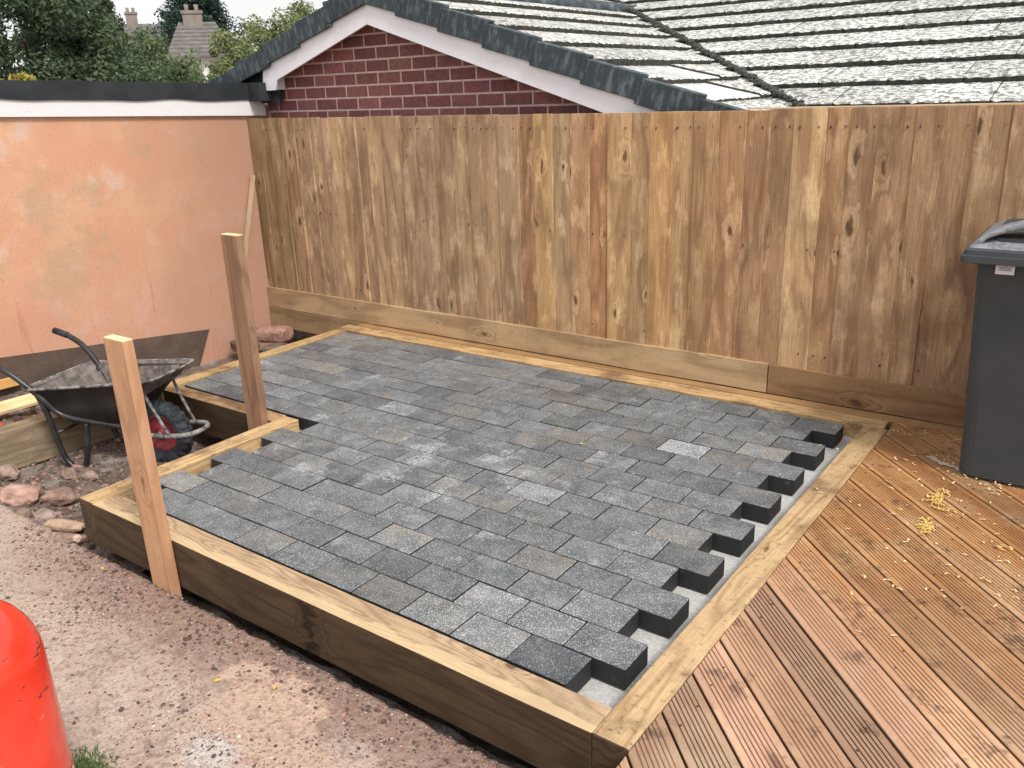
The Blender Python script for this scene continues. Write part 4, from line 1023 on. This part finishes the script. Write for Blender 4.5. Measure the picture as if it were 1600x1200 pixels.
# ------------------------------------------------------------------ distance: trees and houses
def ray(px, py):
    return (X_*((px-800)/1322.5)+Y_*(-(py-600)/1322.5)+fw).normalized()
def at(px, py, d): return CAM+ray(px, py)*d
def tree(name, px, ptop, d, rad, mat, label, n=9000, leaf=.055, seed=1, conifer=False, base=-.6, cat='tree', group=None, low=None):
    r = random.Random(seed); top = at(px, ptop, d); e = empty(name, (top.x, top.y, base)); meta(e, label, cat, group)
    H = top.z-base; V = []; F = []; MI = []
    cl = []
    if conifer:
        for _ in range(190): t = r.random()**.8; a = r.uniform(0, 6.28); q = rad*(1.05-t)*r.uniform(.2, 1); cl.append((Vector((q*math.cos(a), q*math.sin(a), H*(.25+.75*t))), rad*.26*(1.15-t)))
    else:
        z0 = low if low is not None else H*.35; hc = (H+z0)/2; hh = (H-z0)/2
        for _ in range(46):
            d_ = Vector((r.gauss(0, 1), r.gauss(0, 1), r.gauss(0, 1))).normalized()*r.uniform(.45, 1.0)
            cl.append((Vector((d_.x*rad, d_.y*rad, hc+d_.z*hh*.92)), rad*r.uniform(.18, .34)))
    for _ in range(n):
        c, s = r.choice(cl); dv = Vector((r.gauss(0, 1), r.gauss(0, 1), r.gauss(0, 1))).normalized()*(r.random()**.4)*s
        p = c+dv; nn = (dv.normalized()+Vector((r.gauss(0, .6), r.gauss(0, .6), r.gauss(0, .6)+.3))).normalized()
        t1 = nn.orthogonal().normalized(); t2 = nn.cross(t1); a = r.uniform(0, 6.28); u_ = t1*math.cos(a)+t2*math.sin(a); v_ = nn.cross(u_)
        l_ = leaf*r.uniform(.6, 1.3); o0 = len(V)
        V += [p-u_*l_, p+v_*l_*.45, p+u_*l_, p-v_*l_*.45]; F.append((o0, o0+1, o0+2, o0+3)); MI.append(1 if r.random() < .18 else 0)
    alt = {'leaf_dark': 'leaf_mid', 'leaf_mid': 'leaf_lime', 'leaf_lime': 'leaf_mid', 'leaf_con': 'leaf_dark', 'leaf_yel': 'leaf_lime'}[mat]
    mobj('crown', mesh('crown', V, F, MI), [mat, alt], e)
    tube('trunk', [(0, 0, 0), (.05, .03, H*.35), (-.04, .05, H*.62)], lambda t: max(.02, H*.035*(1-t*.85)), 'bark', e, res=8)
    for k in range(0 if (cat == 'shrub' or conifer) else 5):
        a = k*1.3+r.random(); b = Vector((0, 0, H*(.25+.07*k))); tube('limb', [b, b+Vector((math.cos(a)*rad*.3, math.sin(a)*rad*.3, H*.06)), b+Vector((math.cos(a)*rad*.6, math.sin(a)*rad*.6, H*.12))], lambda t: max(.008, H*.012*(1-t*.8)), 'bark', e, res=6)
    return e
tree('tree', 0, -170, 13, 1.2, 'leaf_dark', 'tall dark evergreen tree at the far left above the flat roof', 40000, .036, 1, low=1.2)
tree('tree', 60, -95, 15.5, .98, 'leaf_dark', 'dark leafy tree just right of the tallest evergreen', 30000, .038, 2, low=1.2)
tree('tree', 160, 26, 15, 1.0, 'leaf_mid', 'mid green tree left of the distant chimney', 18000, .036, 3, low=1.0)
tree('tree', 226, 30, 13.5, .62, 'leaf_mid', 'bushy green tree below the small distant chimney', 12000, .030, 4, low=.9)
tree('tree', 256, 38, 15, .52, 'leaf_mid', 'slim green tree partly covering the left of the distant house', 9000, .032, 21, low=1.0)
tree('tree', 352, 36, 15, .42, 'leaf_lime', 'slim yellowish tree covering the right end of the distant roof', 8000, .034, 22, low=1.0)
tree('tree', 436, 6, 16, .8, 'leaf_lime', 'leafy lime tree just left of the gable peak', 16000, .036, 23, low=1.2)
tree('tree', 198, 30, 17, .62, 'leaf_mid', 'rounded green tree in front of the small far chimney', 12000, .034, 24, low=1.0)
tree('conifer', 284, -130, 62, 3.6, 'leaf_con', 'blue green conifer behind the distant tiled house', 34000, .12, 5, conifer=True)
tree('tree', 385, 20, 17, .85, 'leaf_lime', 'yellowish green tree right of the distant house roof', 20000, .038, 6, low=1.0)
tree('tree', 470, -30, 19, 1.3, 'leaf_lime', 'tall lime green tree behind the left slope of the gable', 18000, .042, 7, low=1.0)
tree('tree', 322, 66, 14, .40, 'leaf_lime', 'short yellowish tree in front of the distant house wall', 7000, .03, 31, low=1.0)
tree('shrub', 300, 92, 11, .75, 'leaf_mid', 'low green shrub under the distant house', 9000, .030, 8, low=.8, cat='shrub')
tree('shrub', 352, 92, 12, .6, 'leaf_lime', 'low light green shrub beside the gable verge', 9000, .030, 9, low=.8, cat='shrub')
tree('shrub', 205, 75, 10.5, .8, 'leaf_dark', 'low dark shrub behind the middle of the flat roof', 9000, .030, 15, low=.8, cat='shrub')
tree('shrub', 250, 84, 10, .6, 'leaf_mid', 'small green shrub left of the low green one', 8000, .028, 16, low=.8, cat='shrub')
tree('shrub', 12, 106, 8.4, .16, 'leaf_yel', 'yellow shrub tip at the left end of the flat roof', 260, .04, 10, low=2.2, cat='shrub')
tree('shrub', 30, 108, 8.6, .12, 'leaf_yel', 'middle yellow shrub tip over the flat roof', 200, .04, 11, low=2.2, cat='shrub')
tree('shrub', 52, 112, 8.6, .10, 'leaf_yel', 'smallest yellow shrub tip over the flat roof', 140, .035, 12, low=2.2, cat='shrub')

M['farroof'] = simple('far_tiles', (.12, .11, .105), (.18, .17, .16), 3, .9); M['farwall'] = simple('far_wall', (.62, .62, .60), (.7, .7, .68), 2, .9)
M['farbrick'] = simple('far_brick', (.22, .185, .165), (.28, .235, .205), 3, .9); M['glass'] = simple('far_glass', (.05, .06, .07), (.08, .09, .1), 2, .1)
def far_house(px, pbase, d, wd, label, zr, ze, chim):
    p = at(px, pbase, d); e = empty('house', (p.x, p.y, -.6)); meta(e, label, 'house')
    e.rotation_euler.z = math.atan2(ray(px, pbase).y, ray(px, pbase).x)-math.pi/2
    zr += .6; ze += .6
    mobj('wall', box('wall', -wd/2, wd/2, 0, 6, 0, ze), 'farwall', e)
    V = [(-wd/2-.3, -.4, ze-.1), (wd/2+.3, -.4, ze-.1), (wd/2-.5, 3, zr), (-wd/2+.5, 3, zr), (-wd/2-.3, 6.4, ze-.1), (wd/2+.3, 6.4, ze-.1)]
    rf = mobj('roof', mesh('roof', V, [(0, 1, 2, 3), (3, 2, 5, 4), (1, 5, 2), (0, 3, 4), (0, 4, 5, 1)]), 'farroof', e)
    for k in range(9):
        t = k/9; y = -.4+3.4*t; z = ze-.1+(zr-ze+.1)*t; hw = (wd/2+.3)*(1-t)+(wd/2-.5)*t
        mobj('tile_course', box('tile_course', -hw, hw, y-.02, y+.02, z-.02, z+.06), 'farroof', rf, color=(.8, .8, .8))
    for cx, cw, ch in chim:
        c = mobj('chimney', box('chimney', cx-cw/2, cx+cw/2, 2.6, 3.4, zr-.5, zr+ch), 'farbrick', e)
        mobj('chimney_band', box('chimney_band', cx-cw/2-.06, cx+cw/2+.06, 2.54, 3.46, zr+ch-.16, zr+ch), 'farbrick', c)
        for s in (-.25, .25): lathe('chimney_pot', [(.1, 0), (.12, .3), (.10, .32), (0, .32)], 'farbrick', c, 12, (cx+s*cw, 3, zr+ch))
    for s in (-.25, .25):
        f_ = mobj('window', box('window', s*wd-.5, s*wd+.5, -.05, .0, ze-1.5, ze-.4), 'white', e); mobj('pane', box('pane', s*wd-.43, s*wd+.43, -.07, -.045, ze-1.43, ze-.47), 'glass', f_)
    return e
c1 = at(312, 86, 50).z; c2 = at(312, 34, 53).z
far_house(315, 86, 50, 2.9, 'distant house with grey brown tiled hip roof and chimney between the trees', c2, c1, [(-.2, 1.0, .55)])
c3 = at(225, 37, 75).z
far_house(232, 82, 72, 4.5, 'far off house whose small chimney shows above the trees', c3, at(225, 82, 72).z, [(-.8, .8, .8)])
